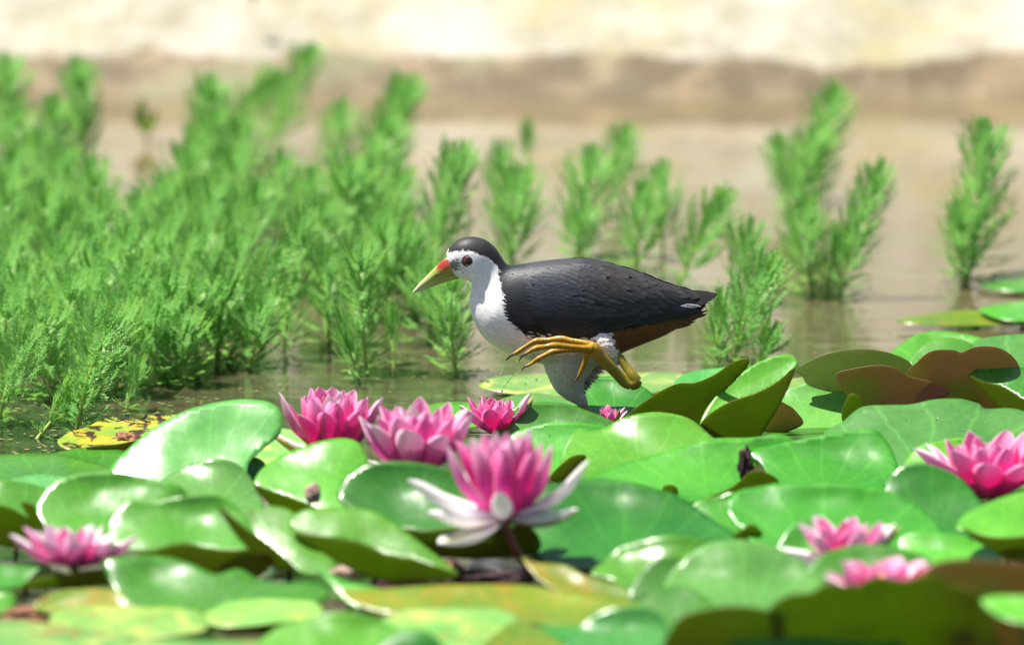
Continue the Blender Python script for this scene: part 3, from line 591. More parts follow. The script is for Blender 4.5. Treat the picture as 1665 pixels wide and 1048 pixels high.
# ------------------------------------------------------------------ feathery water plants (emergent stems)
def plume(seed, H, Lr=.040):
    """returns stem mesh, foliage mesh; base at origin, grows along +Z"""
    rnd = random.Random(seed); SV = []; SF = []; V = []; Fc = []; U = []
    cxy = (rnd.uniform(-.05, .05) * H, rnd.uniform(-.05, .05) * H)
    def axis(t): return Vector((cxy[0] * math.sin(t * 2.6), cxy[1] * math.sin(t * 3.0), t * H))
    pts = [axis(i / 9 * 1.0) for i in range(10)]; pts.insert(0, Vector((0, 0, -.03)))
    tube(SV, SF, pts, [.0024] + [.0023 - .0014 * i / 9 for i in range(10)], 7)
    z = .004; wh = 0
    while z < H * 1.0:
        t = z / H; top = H - z
        n = 7; a0 = wh * .55 + rnd.random() * .4
        L = Lr * min(1, .42 + top / .035) * (.72 + .28 * min(1, z / .03)) * rnd.uniform(.9, 1.08)
        el = R(66) if top < .005 else R(24 + 34 * math.exp(-top / .016)) + rnd.uniform(-.15, .15) 
        if t < .22: el -= R(14)
        for q in range(n):
            a = a0 + q * 2 * math.pi / n + rnd.uniform(-.2, .2); e = el + rnd.uniform(-.2, .2) * (1 if top > .02 else 1.6)
            rad = Vector((math.cos(a), math.sin(a), 0)); d = rad * math.cos(e) + Vector((0, 0, 1)) * math.sin(e); sd = Vector((-math.sin(a), math.cos(a), 0))
            curl_ = rnd.uniform(.3, .6) * (1 if t > .2 else .2); b = axis(t)
            def rp(s): return b + d * (L * s) + Vector((0, 0, 1)) * (L * curl_ * s * s) - rad * (L * curl_ * .45 * s * s)
            k_ = 13
            # rachis
            for i in range(4):
                p0, p1 = rp(i / 4), rp((i + 1) / 4); w0 = .00045 * (1 - i / 5); i0 = len(V)
                V += [p0 - sd * w0, p0 + sd * w0, p1 + sd * w0 * .8, p1 - sd * w0 * .8]; U += [(1, 0)] * 4; Fc.append((i0, i0 + 1, i0 + 2, i0 + 3))
            nrmv = d.cross(sd)
            for i in range(k_):
                s = .16 + .84 * i / k_; p = rp(s); fw = (rp(min(1.02, s + .05)) - rp(s - .05)).normalized()
                pl = L * .16 * (1 - .55 * abs(s - .5) * 1.4) * rnd.uniform(.85, 1.1)
                for sg in (-1, 1):
                    dd = (fw * .72 + sd * sg * .68 + nrmv * rnd.uniform(-.3, .3)).normalized(); wv = fw * .0014; i0 = len(V)
                    tip = p + dd * pl; V += [p - wv, p + wv, tip + wv * .35, tip - wv * .35]; U += [(.3, 0), (.3, 0), (0, 0), (0, 0)]
                    Fc.append((i0, i0 + 1, i0 + 2, i0 + 3))
        z += .0098 * (1 if top > .022 else .5) * rnd.uniform(.85, 1.15); wh += 1
    def mk(nm, VV, FF, mat, uv=None):
        me = bpy.data.meshes.new(nm); me.from_pydata([tuple(v) for v in VV], [], FF); me.materials.append(mat)
        if uv:
            at = me.attributes.new('puv', 'FLOAT_VECTOR', 'POINT'); at.data.foreach_set('vector', [c for u in uv for c in (u[0], u[1], 0)])
        else: me.polygons.foreach_set('use_smooth', [True] * len(me.polygons))
        return me
    return mk('stem', SV, SF, M['weedstem']), mk('foliage', V, Fc, M['weed'], U)
HS = [.045, .07, .095, .12, .15, .18]
PL = [[plume(11 + i * 7 + j, h, .036 + .003 * min(i, 2)) for j in range(2)] for i, h in enumerate(HS)]
ORD = ['first', 'second', 'third', 'fourth', 'fifth', 'sixth', 'seventh', 'eighth', 'ninth', 'tenth', 'eleventh', 'twelfth', 'thirteenth', 'fourteenth', 'fifteenth', 'sixteenth', 'seventeenth', 'eighteenth', 'nineteenth', 'twentieth']
RN = random.Random(4)
def weed(label, tx, ty, bx, by, r=1.0, group='feathery stems in the left stand'):
    g = ground(bx, by); tip = on_depth(tx, ty, g.y + RN.uniform(-.01, .02)); d = tip - g; H = d.length
    i = min(range(len(HS)), key=lambda q: abs(HS[q] - H)); st, fo = PL[i][RN.randrange(2)]
    root = empty('feathery_water_plant', g, label, 'water plant', group)
    root.rotation_mode = 'QUATERNION'; root.rotation_quaternion = d.to_track_quat('Z', 'Y') @ Matrix.Rotation(RN.uniform(0, 6.28), 4, 'Z').to_quaternion()
    sc = H / HS[i]; root.scale = (r * (.5 + .5 * sc), r * (.5 + .5 * sc), sc)
    for nm, me in (('stem', st), ('foliage', fo)):
        o = bpy.data.objects.new(nm, me); C.objects.link(o); o.parent = root
# named single stems
for a in [('sharp leaning feathery stem beside the rotting yellow pad, largest at the lower left', 182, 532, 122, 712, 1.12),
          ('sharp feathery stem at the left edge leaning right, below the left stand', 42, 556, -4, 690, 1.05),
          ('sharp pale shoot between the two leaning feathery stems at the lower left', 86, 568, 76, 640, .6),
          ('short low feathery stem leaning right under the sharp lower left stem', 118, 640, 62, 712, .9),
          ('small pale shoot just right of the sharp lower left stem', 222, 606, 205, 668, .7),
          ('bushy low stem base left of the raised glossy leaf, meeting the water', 370, 470, 352, 592, 1.2),
          ('feathery stem leaning right above the bushy low stem', 446, 432, 368, 590, 1.05),
          ('tall slender stem with yellow beaded stalk left of the tall middle stem', 492, 368, 462, 572, .9),
          ('tall broad feathery stem standing left of the bird bill', 566, 284, 574, 462, 1.2),
          ('dense lower stem in front of the tall broad stem left of the bill', 582, 418, 596, 606, 1.0),
          ('tiny oval shoot on open water left below the bird bill', 636, 522, 640, 596, .5),
          ('feathery stem directly below the bird bill', 738, 455, 742, 610, 1.1),
          ('drooping stem left of the stem below the bill', 560, 540, 585, 622, .7)]:
    weed(*a)
for a in [('tall stem rising right above the bird bill', 745, 262, 708, 462, 1.05),
          ('pair stem left and behind, between bill stem and crown stem', 815, 262, 812, 370, .8),
          ('broad stem rising just behind the bird crown', 842, 302, 832, 450, 1.05),
          ('tiny dark sprig alone near the far bank above the bird crown', 857, 218, 858, 278, .5),
          ('broad stem above the middle of the bird back', 962, 266, 938, 420, 1.1),
          ('low stem close above the bird back, in front of the broad stem', 950, 352, 945, 440, .9),
          ('slim stem top right of the broad stem above the bird back', 1012, 230, 985, 350, .9),
          ('stem behind the right side of the bird back', 1072, 292, 1078, 420, .8),
          ('stem just above the bird lower back', 1045, 325, 1034, 450, .95),
          ('leaning stem with pale stalk above the bird tail', 1166, 340, 1100, 470, .95),
          ('upright stem just right of the bird tail', 1212, 388, 1198, 500, .9),
          ('sharp leaning stem right below the bird tail tip', 1246, 452, 1188, 600, 1.0),
          ('short stem left of the sharp leaning stem below the bird tail', 1172, 500, 1165, 600, .75),
          ('low sharp tuft just behind the upright folded leaf', 1252, 548, 1225, 610, .85),
          ('tallest blurred stem near the far bank at the right', 1348, 165, 1310, 330, 1.0),
          ('dark blurred stem in front of the tallest one at the right', 1322, 232, 1290, 380, 1.1),
          ('faint blurred stem leaning left in the right group', 1268, 245, 1300, 350, .8),
          ('short upright stem left of the bright leaning one at the right', 1312, 352, 1322, 480, .95),
          ('low tuft between the short upright stem and the bright leaning stem', 1368, 392, 1345, 478, .75),
          ('bright leaning stem with a clear yellow stalk at the right', 1428, 294, 1366, 486, .9),
          ('broad single stem nearest the right edge', 1596, 230, 1572, 460, 1.15),
          ('low drooping side shoot of the stand nearest the right edge', 1558, 360, 1565, 466, .8)]:
    weed(*a[:5], a[5] * 1.22, group='feathery stems standing apart on the right')
ROWS = [('back', [(8, 120, 10, 290), (122, 124, 128, 300), (336, 150, 320, 330), (440, 135, 318, 250), (500, 98, 425, 262), (556, 190, 545, 330), (660, 150, 598, 330)]),
        ('second', [(20, 195, 22, 350), (88, 184, 95, 370), (60, 245, 70, 380), (300, 262, 288, 400), (348, 205, 335, 340), (392, 215, 380, 340), (635, 215, 622, 380)]),
        ('third', [(25, 268, 22, 420), (105, 270, 110, 410), (150, 290, 158, 430), (262, 318, 265, 430), (310, 325, 318, 440), (378, 262, 370, 400), (456, 278, 452, 400), (505, 300, 500, 420), (600, 300, 612, 450), (655, 300, 640, 420)]),
        ('fourth', [(8, 318, 6, 470), (68, 334, 75, 480), (118, 350, 118, 480), (168, 348, 168, 500), (225, 345, 230, 480), (278, 362, 280, 500), (345, 318, 340, 470), (415, 330, 388, 480), (530, 350, 520, 480), (618, 372, 628, 520), (668, 390, 680, 520)]),
        ('fifth', [(22, 398, 20, 540), (90, 408, 90, 560), (150, 402, 145, 540), (205, 395, 215, 560), (256, 396, 262, 550), (320, 400, 318, 540), (382, 402, 360, 540), (530, 440, 535, 560), (690, 440, 700, 560)]),
        ('sixth', [(-8, 440, -8, 590), (42, 462, 48, 600), (118, 470, 120, 610), (158, 440, 150, 600), (222, 452, 226, 610), (275, 470, 272, 610), (318, 480, 322, 600)]),
        ('front', [(15, 500, 12, 640), (72, 520, 78, 650), (140, 520, 138, 640), (190, 508, 188, 640), (248, 510, 250, 640), (300, 530, 296, 625), (420, 500, 404, 600)])]
for rn, ls in ROWS:
    ls = sorted(ls)
    for i, (tx, ty, bx, by) in enumerate(ls):
        by = min(by, 625) if tx > 200 else by
        weed('feathery green stem, %s from the left in the %s row of the left stand' % (ORD[i], rn), tx, ty, bx, by, RN.uniform(1.15, 1.4))

# ------------------------------------------------------------------ the bird: a white breasted waterhen stepping to the left
YBIRD = ground(960, 700).y
BO = on_depth(960, 600, YBIRD)
def Z(x, y, off=0.0):           # outline coordinates measured on the side view -> the bird's own upright plane
    return on_depth(640 + x / 2.973, 360 + y / 2.973, YBIRD) + Vector((0, off, 0))
ZU = (Z(1000, 0) - Z(0, 0)).length / 1000
ST = [((272, 192), (285, 238), 14), ((256, 158), (300, 262), 42), ((278, 118), (332, 277), 60), ((318, 88), (362, 284), 74), ((375, 75), (380, 300), 80), ((440, 88), (374, 330), 80),
      ((492, 128), (369, 362), 74), ((522, 172), (367, 400), 74), ((545, 205), (376, 445), 86), ((575, 214), (394, 490), 105), ((625, 207), (422, 540), 126),
      ((690, 197), (470, 585), 142), ((765, 188), (540, 625), 154), ((850, 181), (630, 660), 162), ((930, 181), (745, 690), 166), ((1020, 197), (880, 705), 162), ((1110, 222), (1000, 688), 150),
      ((1200, 252), (1105, 632), 128), ((1270, 282), (1205, 590), 102), ((1335, 306), (1310, 548), 74), ((1395, 322), (1395, 498), 48), ((1435, 335), (1445, 445), 28), ((1470, 350), (1478, 405), 10)]
NS, NP = 130, 56
st = catmull([(a[0], a[1], b[0], b[1], c) for a, b, c in ST], NS)
def surf(i, ph, grow=0.0):
    dx, dy, vx, vy, wd = st[i]; D_ = Vector((dx, dy)); V_ = Vector((vx, vy)); c = (D_ + V_) / 2; h = (D_ - V_) / 2
    cs, sn = math.cos(ph), math.sin(ph)
    e = .88
    cc = math.copysign(abs(cs) ** e, cs); ss = math.copysign(abs(sn) ** e, sn)
    q = c + h * cc * (1 + grow / max(20, h.length)); return Z(q.x, q.y, -(wd + grow) * ss * ZU), q
V = []; Fc = []
for i in range(NS):
    for j in range(NP): V.append(surf(i, 2 * math.pi * j / NP)[0])
for i in range(NS - 1):
    for j in range(NP): j2 = (j + 1) % NP; Fc.append((i * NP + j, (i + 1) * NP + j, (i + 1) * NP + j2, i * NP + j2))
Fc.append(tuple(range(NP))); Fc.append(tuple((NS - 1) * NP + j for j in reversed(range(NP))))
# thighs: feathered cones joined to the trunk
LIMBS = []
def limb(pts, n=26):
    q, r = smooth_chain([Z(a, b_, o * ZU) for a, b_, o, _ in pts], [r * ZU for *_, r in pts], n); tube(V, Fc, q, r, 28); LIMBS.append((q, r))
limb([(850, 600, 20, 120), (850, 670, 30, 132), (848, 730, 34, 112), (852, 780, 34, 86), (872, 825, 34, 60), (897, 858, 34, 38), (920, 884, 34, 22), (930, 896, 34, 10)])
limb([(975, 520, -30, 80), (995, 552, -92, 80), (1020, 585, -122, 66), (1052, 622, -132, 44), (1082, 655, -135, 26)])
bird = empty('waterhen', BO, 'black and white waterhen with red based yellow bill, one foot lifted over the lily pads', 'bird')
k = N('bird_body'); at = k.n('ShaderNodeAttribute', attribute_name='Col'); b = k.bsdf(at.outputs['Color'], .75, .2); M['skin'] = k.end(b.outputs[0])
k = N('bird_feathers'); at = k.n('ShaderNodeAttribute', attribute_name='Col'); oc = k.n('ShaderNodeTexCoord').outputs['Object']
b = k.bsdf(at.outputs['Color'], .48, .32); b.inputs['Sheen Weight'].default_value = .05; b.inputs['Sheen Roughness'].default_value = .4
k.l(k.bump(k.noise(oc, 1800, 2), .2, .0002), b.inputs['Normal']); M['feather'] = k.end(b.outputs[0])
body = meshobj('body', V, Fc, M['skin'], bird, BO); body.location = (0, 0, 0)
remesh(body, .0014, 2)
DARK = [(240, 128), (262, 120), (262, 150), (300, 138), (345, 131), (400, 142), (450, 162), (486, 186), (505, 222), (508, 265), (516, 310), (530, 360), (532, 405), (545, 445), (575, 478), (612, 505), (640, 530), (668, 558),
        (740, 566), (820, 560), (900, 556), (955, 530), (1010, 505), (1060, 505), (1180, 492), (1300, 470), (1390, 450), (1440, 440), (1560, 420), (1600, 300), (1300, 150), (900, 60), (500, 0), (250, 0)]
RUF = [(1040, 505), (1100, 492), (1300, 468), (1440, 438), (1560, 430), (1500, 520), (1340, 600), (1200, 660), (1120, 690), (1085, 640), (1062, 580), (1050, 540)]
def bcol(x, y, p, jit=1.0, limb_=False):
    n = noise.noise(p * 160) ; n2 = noise.noise(p * 620 + Vector((9, 0, 0))); n3 = noise.noise(p * 60 + Vector((0, 5, 0)))
    sp = 9
    if 560 < x < 900 and y > 440: sp = 20
    xx, yy = x + n * sp * jit + n2 * sp * .8 * jit, y + n2 * sp * jit + n * sp * .5 * jit
    if 600 < x < 980 and abs(y - 535 - .03 * (x - 600)) < 34 + 20 * n and n2 > .12 + abs(y - 545) * .006: return (.78, .76, .75)
    if inpoly(xx, yy, DARK):
        if x < 560 and y < 330: c = (.040, .038, .040)
        elif y < 300 + (x - 560) * .12 and x < 900: c = (.058, .064, .076)
        elif x > 860 + 60 * n: c = (.042, .044, .048)
        else: c = (.042, .043, .050)
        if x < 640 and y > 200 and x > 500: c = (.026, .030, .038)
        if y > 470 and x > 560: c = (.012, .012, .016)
        f = .74 + .2 * n3; return tuple(a * f for a in c)
    if inpoly(xx, yy, RUF): return (.16 + .05 * n, .052 + .015 * n, .018)
    if x < 345 and 160 < y < 250 and abs(n) > -.1:
        if math.hypot(x - 300, (y - 205) * 1.1) < 30 + 34 * n2 + 20 * n: return (.26, .23, .21)
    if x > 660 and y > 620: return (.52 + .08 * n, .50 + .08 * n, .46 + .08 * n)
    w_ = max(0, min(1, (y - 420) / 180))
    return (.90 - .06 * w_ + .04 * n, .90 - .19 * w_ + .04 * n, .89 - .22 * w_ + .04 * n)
def toZ(p):
    v = p - CAM; t = v.dot(FW); px = W0 / 2 + v.x / t * F; py = H0 / 2 - v.dot(UP) / t * F
    return (px - 640) * 2.973, (py - 360) * 2.973
def flat(p): return Vector((p.x, YBIRD, p.z))
me = body.data
if 'Col' in me.color_attributes: me.color_attributes.remove(me.color_attributes['Col'])
a = me.color_attributes.new('Col', 'FLOAT_COLOR', 'POINT'); fl = []
for v in me.vertices:
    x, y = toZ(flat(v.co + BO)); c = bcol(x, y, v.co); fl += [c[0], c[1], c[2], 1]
a.data.foreach_set('color', fl)
# ---- plumage: thousands of small overlapping feathers following the body
SP = []
for i in range(0, NS, 2):
    p = Z((st[i][0] + st[i][2]) / 2, (st[i][1] + st[i][3]) / 2); q = Z((st[min(NS - 1, i + 2)][0] + st[min(NS - 1, i + 2)][2]) / 2, (st[min(NS - 1, i + 2)][1] + st[min(NS - 1, i + 2)][3]) / 2)
    SP.append((p, (q - p).normalized() if (q - p).length > 1e-6 else Vector((1, 0, -.3)).normalized(), math.hypot(st[i][0] - st[i][2], st[i][1] - st[i][3]) / 2 * ZU))
for q, r in LIMBS:
    for i in range(6, len(q) - 1): SP.append((q[i], (q[i + 1] - q[i]).normalized(), r[i]))
def flow(p):
    best = []
    for c, t, r in SP: best.append(((p - c).length - r, t))
    best.sort(key=lambda a_: a_[0]); d = Vector()
    for dd, t in best[:3]: d += t
    return d.normalized()
FV = []; FF = []; FC = []
def feather(V, Fc, Cc, p, d, n, L, Wd, col, lift=.16, tipcol=None, cup=.35):
    s = d.cross(n).normalized(); n = s.cross(d).normalized(); up = n
    def q(u, v): return p + d * (L * u) + s * (Wd * v) + up * (L * (lift * u - lift * .9 * u * u) - abs(v) * Wd * cup + .00012)
    pts = [(0, 0), (.4, -.85), (.45, 0), (.4, .85), (.8, -.7), (.85, 0), (.8, .7), (1.0, -.25), (1.03, 0), (1.0, .25), (.12, -.4), (.12, .4)]
    i0 = len(V); V += [q(u, v) for u, v in pts]; tc = tipcol or col
    Cc += [tuple(cc * (.94 if abs(v) < .01 else 1) for cc in (tc if u > .75 else col)) for u, v in pts]
    for f in [(0, 10, 2), (10, 1, 2), (0, 2, 11), (11, 2, 3), (1, 4, 5, 2), (2, 5, 6, 3), (4, 7, 8, 5), (5, 8, 9, 6)]: Fc.append(tuple(i0 + a_ for a_ in f))
rb = random.Random(8)
EYE = (362, 180)
polys = [(f.center + BO, f.normal.copy(), f.area) for f in me.polygons]
WING = [(668, 250), (760, 215), (900, 190), (1060, 215), (1240, 270), (1400, 330), (1440, 400), (1400, 440), (1200, 470), (1050, 490), (960, 515), (860, 525), (740, 505), (670, 430), (650, 330)]
tot = 0
for c, n, ar in polys:
    x, y = toZ(flat(c)); head = x < 520 and y < 330
    dE = math.hypot(x - EYE[0], y - EYE[1])
    if dE < 31 and abs(c.y - YBIRD) > .006: continue
    if x < 268 and 150 < y < 275: continue
    if x > 1420: continue
    L = .0028 if head else (.0042 if x < 620 and y < 420 else (.0058 if x < 700 else .0075))
    if head and x < 300: L = .0018
    if y > 640 and x < 1060: L = .0062
    if inpoly(x, y, WING) and abs(c.y - YBIRD) > .008: dens = 2.0 if segdist(x, y, WING) < 30 else 0
    else: dens = 5.5
    if c.y > YBIRD + .004: dens *= .35
    wd = L * .32; cnt = ar / (L * wd * 1.6) * dens; m_ = int(cnt) + (rb.random() < cnt % 1)
    for _ in range(m_):
        d = flow(c); d = d - n * d.dot(n)
        if d.length < .05: continue
        d.normalize(); d = (d + n.cross(d) * rb.uniform(-.13, .13)).normalized()
        pp = c + d * rb.uniform(-.0007, .0007) + n.cross(d) * rb.uniform(-.0007, .0007) - d * L * .4
        xx, yy = toZ(flat(pp + d * L * .5))
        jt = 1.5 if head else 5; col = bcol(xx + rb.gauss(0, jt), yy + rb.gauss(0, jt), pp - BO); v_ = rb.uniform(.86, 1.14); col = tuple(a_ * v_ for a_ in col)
        tc = tuple(a_ * rb.uniform(1.0, 1.35) for a_ in col) if max(col) < .1 else col
        feather(FV, FF, FC, pp, d, n, L * rb.uniform(.85, 1.15), wd, col, .12 if not head else .08, tc); tot += 1
# tail feathers and vent tufts
for sg in (-1, 1):
    for i in range(6):
        b0 = Z(1300, 338 + i * 9, sg * (10 + i * 6) * ZU); tp = Z((1558, 1556, 1548, 1534, 1516, 1498)[i], (350, 357, 366, 376, 385, 392)[i], sg * (4 + i * 6) * ZU)
        feather(FV, FF, FC, b0, (tp - b0).normalized(), Vector((0, sg * .85, .5)).normalized(), (tp - b0).length, .0040, (.010, .010, .012), .05, (.016, .014, .014), .25)
for i in range(18):
    b0 = Z(rb.uniform(1355, 1410), rb.uniform(380, 405), rb.choice((-1, 1)) * rb.uniform(44, 62) * ZU); tp = b0 + (Z(1500, 402) - Z(1372, 385)) * rb.uniform(.5, .8)
    feather(FV, FF, FC, b0, (tp - b0).normalized(), Vector((0, -.9, .3)).normalized(), (tp - b0).length, .0013, (.30, .30, .32), .06)
for i in range(80):     # black and rufous tufts under the tail
    x = rb.uniform(1330, 1430); y = 400 + rb.uniform(0, 1) * (130 - (x - 1330) * .6); of = rb.uniform(-1, 1) * 40 * ZU
    b0 = Z(x, y, of); tp = b0 + (Z(1520, 408) - Z(1400, 440)) * rb.uniform(.5, .85)
    cc = (.012, .012, .014) if y < 440 else (.14, .046, .018)
    feather(FV, FF, FC, b0, (tp - b0).normalized(), Vector((0, -1 if of < 0 else 1, .1)).normalized(), (tp - b0).length, .0014, cc, .06)
for i in range(330):    # loose wispy fringe behind the thigh and along the belly
    t = rb.random(); x = 900 + 120 * (1 - t); y = 700 + 140 * t; b0 = Z(x - 25, y - 20, rb.uniform(10, 60) * ZU); tp = b0 + (Z(60, 42) - Z(0, 0)).normalized() * rb.uniform(.004, .011)
    feather(FV, FF, FC, b0, (tp - b0).normalized(), Vector((0, -1, .2)).normalized(), (tp - b0).length, .0005, (.45, .42, .36) if rb.random() < .7 else (.12, .09, .06), .1)
pl = meshobj('plumage', FV, FF, M['feather'], bird, BO, col=FC); pl.location = (0, 0, 0)
# ---- wings: rows of coverts, then long flight feathers, laid over the flank
def wing(side):
    V = []; Fc = []; Cc = []; rw = random.Random(5)
    rows = []
    cand = []
    for i in range(55, NS - 4):
        for j in range(60):
            ph = (j + .5 * (i % 2)) / 60 * math.pi
            p, q = surf(i, ph, 8)
            x, y = q.x, q.y
            if inpoly(x, y, WING): cand.append((x, y, i, ph))
    rw.shuffle(cand); keep = []
    grid = {}
    for x, y, i, ph in cand:
        t = min(1, max(0, (x - 650) / 650)); sp = 13 + 20 * t
        k_ = (int(x // 50), int(y // 50)); ok = True
        for a_ in (-1, 0, 1):
            for b_ in (-1, 0, 1):
                for (x2, y2) in grid.get((k_[0] + a_, k_[1] + b_), ()):
                    if ((x - x2) / 1.0) ** 2 + ((y - y2) * 1.25) ** 2 < sp * sp: ok = False
        if ok: grid.setdefault(k_, []).append((x, y)); keep.append((x, y, i, ph, t))
    keep.sort(key=lambda a_: -a_[0])
    for x, y, i, ph, t in keep:
        g = 7 + 6 * (1 - t)
        p, _ = surf(i, ph * 1.0, g); p1, _ = surf(i, ph + .02, g); p0, _ = surf(min(NS - 1, i + 1), ph, g)
        u_ = (p1 - p); v_ = (p0 - p); n = u_.cross(v_).normalized()
        if n.y > 0: n = -n
        d = (Z(100, 26 + 20 * (y - 330) / 200 * -1) - Z(0, 0)).normalized(); d = (d - n * d.dot(n)).normalized(); d = (d + n.cross(d) * rw.uniform(-.08, .08)).normalized()
        L = .0085 + .0165 * t; wd = L * (.30 if t < .6 else .24)
        if y > 430: b_ = (.016, .016, .020)
        else:
            q_ = max(0, min(1, (x - 760) / 260)) * max(0, min(1, (470 - y) / 120)); b_ = tuple(a_ * q_ + c_ * (1 - q_) for a_, c_ in zip((.031, .029, .029), (.027, .031, .040)))
        f = rw.uniform(.75, 1.25); col = tuple(a_ * f for a_ in b_); tc = tuple(a_ * f * 1.7 for a_ in b_)
        if p.z: feather(V, Fc, Cc, p - d * L * .35 + n * .0002, d, n, L, wd, col, .10, tc, .26)
    for i in range(9):   # primaries and tertials sweeping back to the tail
        b0 = Z(1010 + i * 14, 400 + i * 9, -(150 - i * 3) * ZU * .98); tp = Z(1425 - i * 32 + 60, 425 + i * 3 + 4, -(38 + i * 8) * ZU)
        n = Vector((0, -1, .12)).normalized(); c_ = (.014 + .002 * (i % 3),) * 2 + (.018,)
        feather(V, Fc, Cc, b0 + n * (.0012 - i * .0001), (tp - b0).normalized(), n, (tp - b0).length, .0052, c_, .05, tuple(a_ * 1.5 for a_ in c_), .15)
    if side > 0: V = [Vector((v.x, 2 * YBIRD - v.y, v.z)) for v in V]
    o = meshobj('wing', V, Fc, M['feather'], bird, BO, col=Cc); o.location = (0, 0, 0)
wing(-1); wing(1)

# ---- bill
def loft(name, secs, mat, parent, colf, n=40, m=24, e=.9):
    s_ = catmull([(a[0], a[1], b[0], b[1], c) for a, b, c in secs], n); V = []; Fc = []; Cc = []
    for i in range(n):
        dx, dy, vx, vy, wd = s_[i]
        for j in range(m):
            ph = 2 * math.pi * j / m; cs, sn = math.cos(ph), math.sin(ph)
            x = (dx + vx) / 2 + (dx - vx) / 2 * cs; y = (dy + vy) / 2 + (dy - vy) / 2 * cs
            w_ = wd * (1 if cs < 0 else (1 - .35 * cs)); p = Z(x, y, -w_ * math.copysign(abs(sn) ** e, sn) * ZU); V.append(p); Cc.append(colf(x, y, p - BO))
    for i in range(n - 1):
        for j in range(m): j2 = (j + 1) % m; Fc.append((i * m + j, (i + 1) * m + j, (i + 1) * m + j2, i * m + j2))
    Fc.append(tuple(range(m))); Fc.append(tuple((n - 1) * m + j for j in reversed(range(m))))
    o = meshobj(name, V, Fc, mat, parent, BO, col=Cc); o.location = (0, 0, 0); return o
k = N('bill'); at = k.n('ShaderNodeAttribute', attribute_name='Col'); oc = k.n('ShaderNodeTexCoord').outputs['Object']
b = k.bsdf(at.outputs['Color'], .3, .5); k.l(k.bump(k.noise(oc, 500, 3), .2, .0003), b.inputs['Normal']); M['bill'] = k.end(b.outputs[0])
REDP = [(236, 160), (285, 190), (278, 220), (255, 234), (228, 236), (214, 240), (205, 232), (205, 205)]
def upc(x, y, p):
    n = noise.noise(p * 500) * 5
    rd = min(1, segdist(x, y, REDP) / 12 + .15) if inpoly(x + n, y + n, REDP) else 0
    t = max(0, min(1, (x - 92) / 120)); c_ = tuple(a_ * t + b_ * (1 - t) for a_, b_ in zip((.36, .38, .06), (.68, .70, .38))); return tuple(a_ * (1 - rd) + b_ * rd for a_, b_ in zip(c_, (.38, .055, .03)))
def loc_(x, y, p):
    t = max(0, min(1, (x - 92) / 130)); return tuple(a_ * t + b_ * (1 - t) for a_, b_ in zip((.34, .36, .05), (.62, .60, .30)))
ub = loft('upper_bill', [((262, 172), (312, 248), 27), ((236, 186), (268, 256), 24), ((205, 216), (228, 270), 18), ((165, 257), (180, 296), 13), ((125, 298), (138, 319), 8), ((103, 325), (110, 336), 5), ((91, 341), (94, 345), 1.5)], M['bill'], bird, upc)
loft('lower_bill', [((312, 250), (318, 276), 25), ((268, 258), (272, 286), 21), ((228, 272), (228, 300), 15), ((180, 298), (184, 317), 10), ((138, 321), (140, 333), 6), ((100, 341), (101, 345), 1.5)], M['bill'], bird, loc_)
k = N('nostril_dark'); M['nostril'] = k.end(k.bsdf((.05, .035, .02), .6).outputs[0])
for sg in (-1, 1):
    V = []; Fc = []; q, r = smooth_chain([Z(192, 266, sg * 12.5 * ZU), Z(210, 255, sg * 15.5 * ZU), Z(232, 245, sg * 20 * ZU)], [1.5 * ZU, 5 * ZU, 2 * ZU], 8); tube(V, Fc, q, r, 8)
    meshobj('nostril', V, Fc, M['nostril'], ub, BO).location = (0, 0, 0)
# ---- eyes
k = N('eye'); oc = k.n('ShaderNodeTexCoord').outputs['Object']; sx = k.n('ShaderNodeSeparateXYZ'); k.l(oc, sx.inputs[0])
rr = k.math('SQRT', k.math('ADD', k.math('MULTIPLY', sx.outputs[0], sx.outputs[0]), k.math('MULTIPLY', sx.outputs[2], sx.outputs[2])))
c = k.mix(k.ramp(rr, .0031, .0035), (.004, .003, .003), (.10, .014, .008)); c = k.mix(k.ramp(rr, .0050, .0056), c, (.01, .008, .008))
b = k.bsdf(c, .04, .5); b.inputs['Coat Weight'].default_value = 1; M['eye'] = k.end(b.outputs[0])
for sg in (-1, 1):
    bm = bmesh.new(); bmesh.ops.create_uvsphere(bm, u_segments=32, v_segments=20, radius=29 * ZU)
    m_ = bpy.data.meshes.new('eye'); bm.to_mesh(m_); bm.free(); m_.materials.append(M['eye']); m_.polygons.foreach_set('use_smooth', [True] * len(m_.polygons))
    o = bpy.data.objects.new('eye', m_); C.objects.link(o); o.parent = bird; o.location = Z(EYE[0], EYE[1], sg * 60 * ZU) - BO
    V = []; Fc = []; cc = Z(EYE[0], EYE[1], sg * 74 * ZU); ring = [cc + Vector((math.cos(a_) * 29 * ZU, 0, math.sin(a_) * 28 * ZU)) for a_ in [i / 28 * 2 * math.pi for i in range(29)]]
    tube(V, Fc, ring, [2.8 * ZU] * 29, 6); m2 = meshobj('eye_ring', V, Fc, M['nostril'], bird, BO); m2.location = (0, 0, 0)
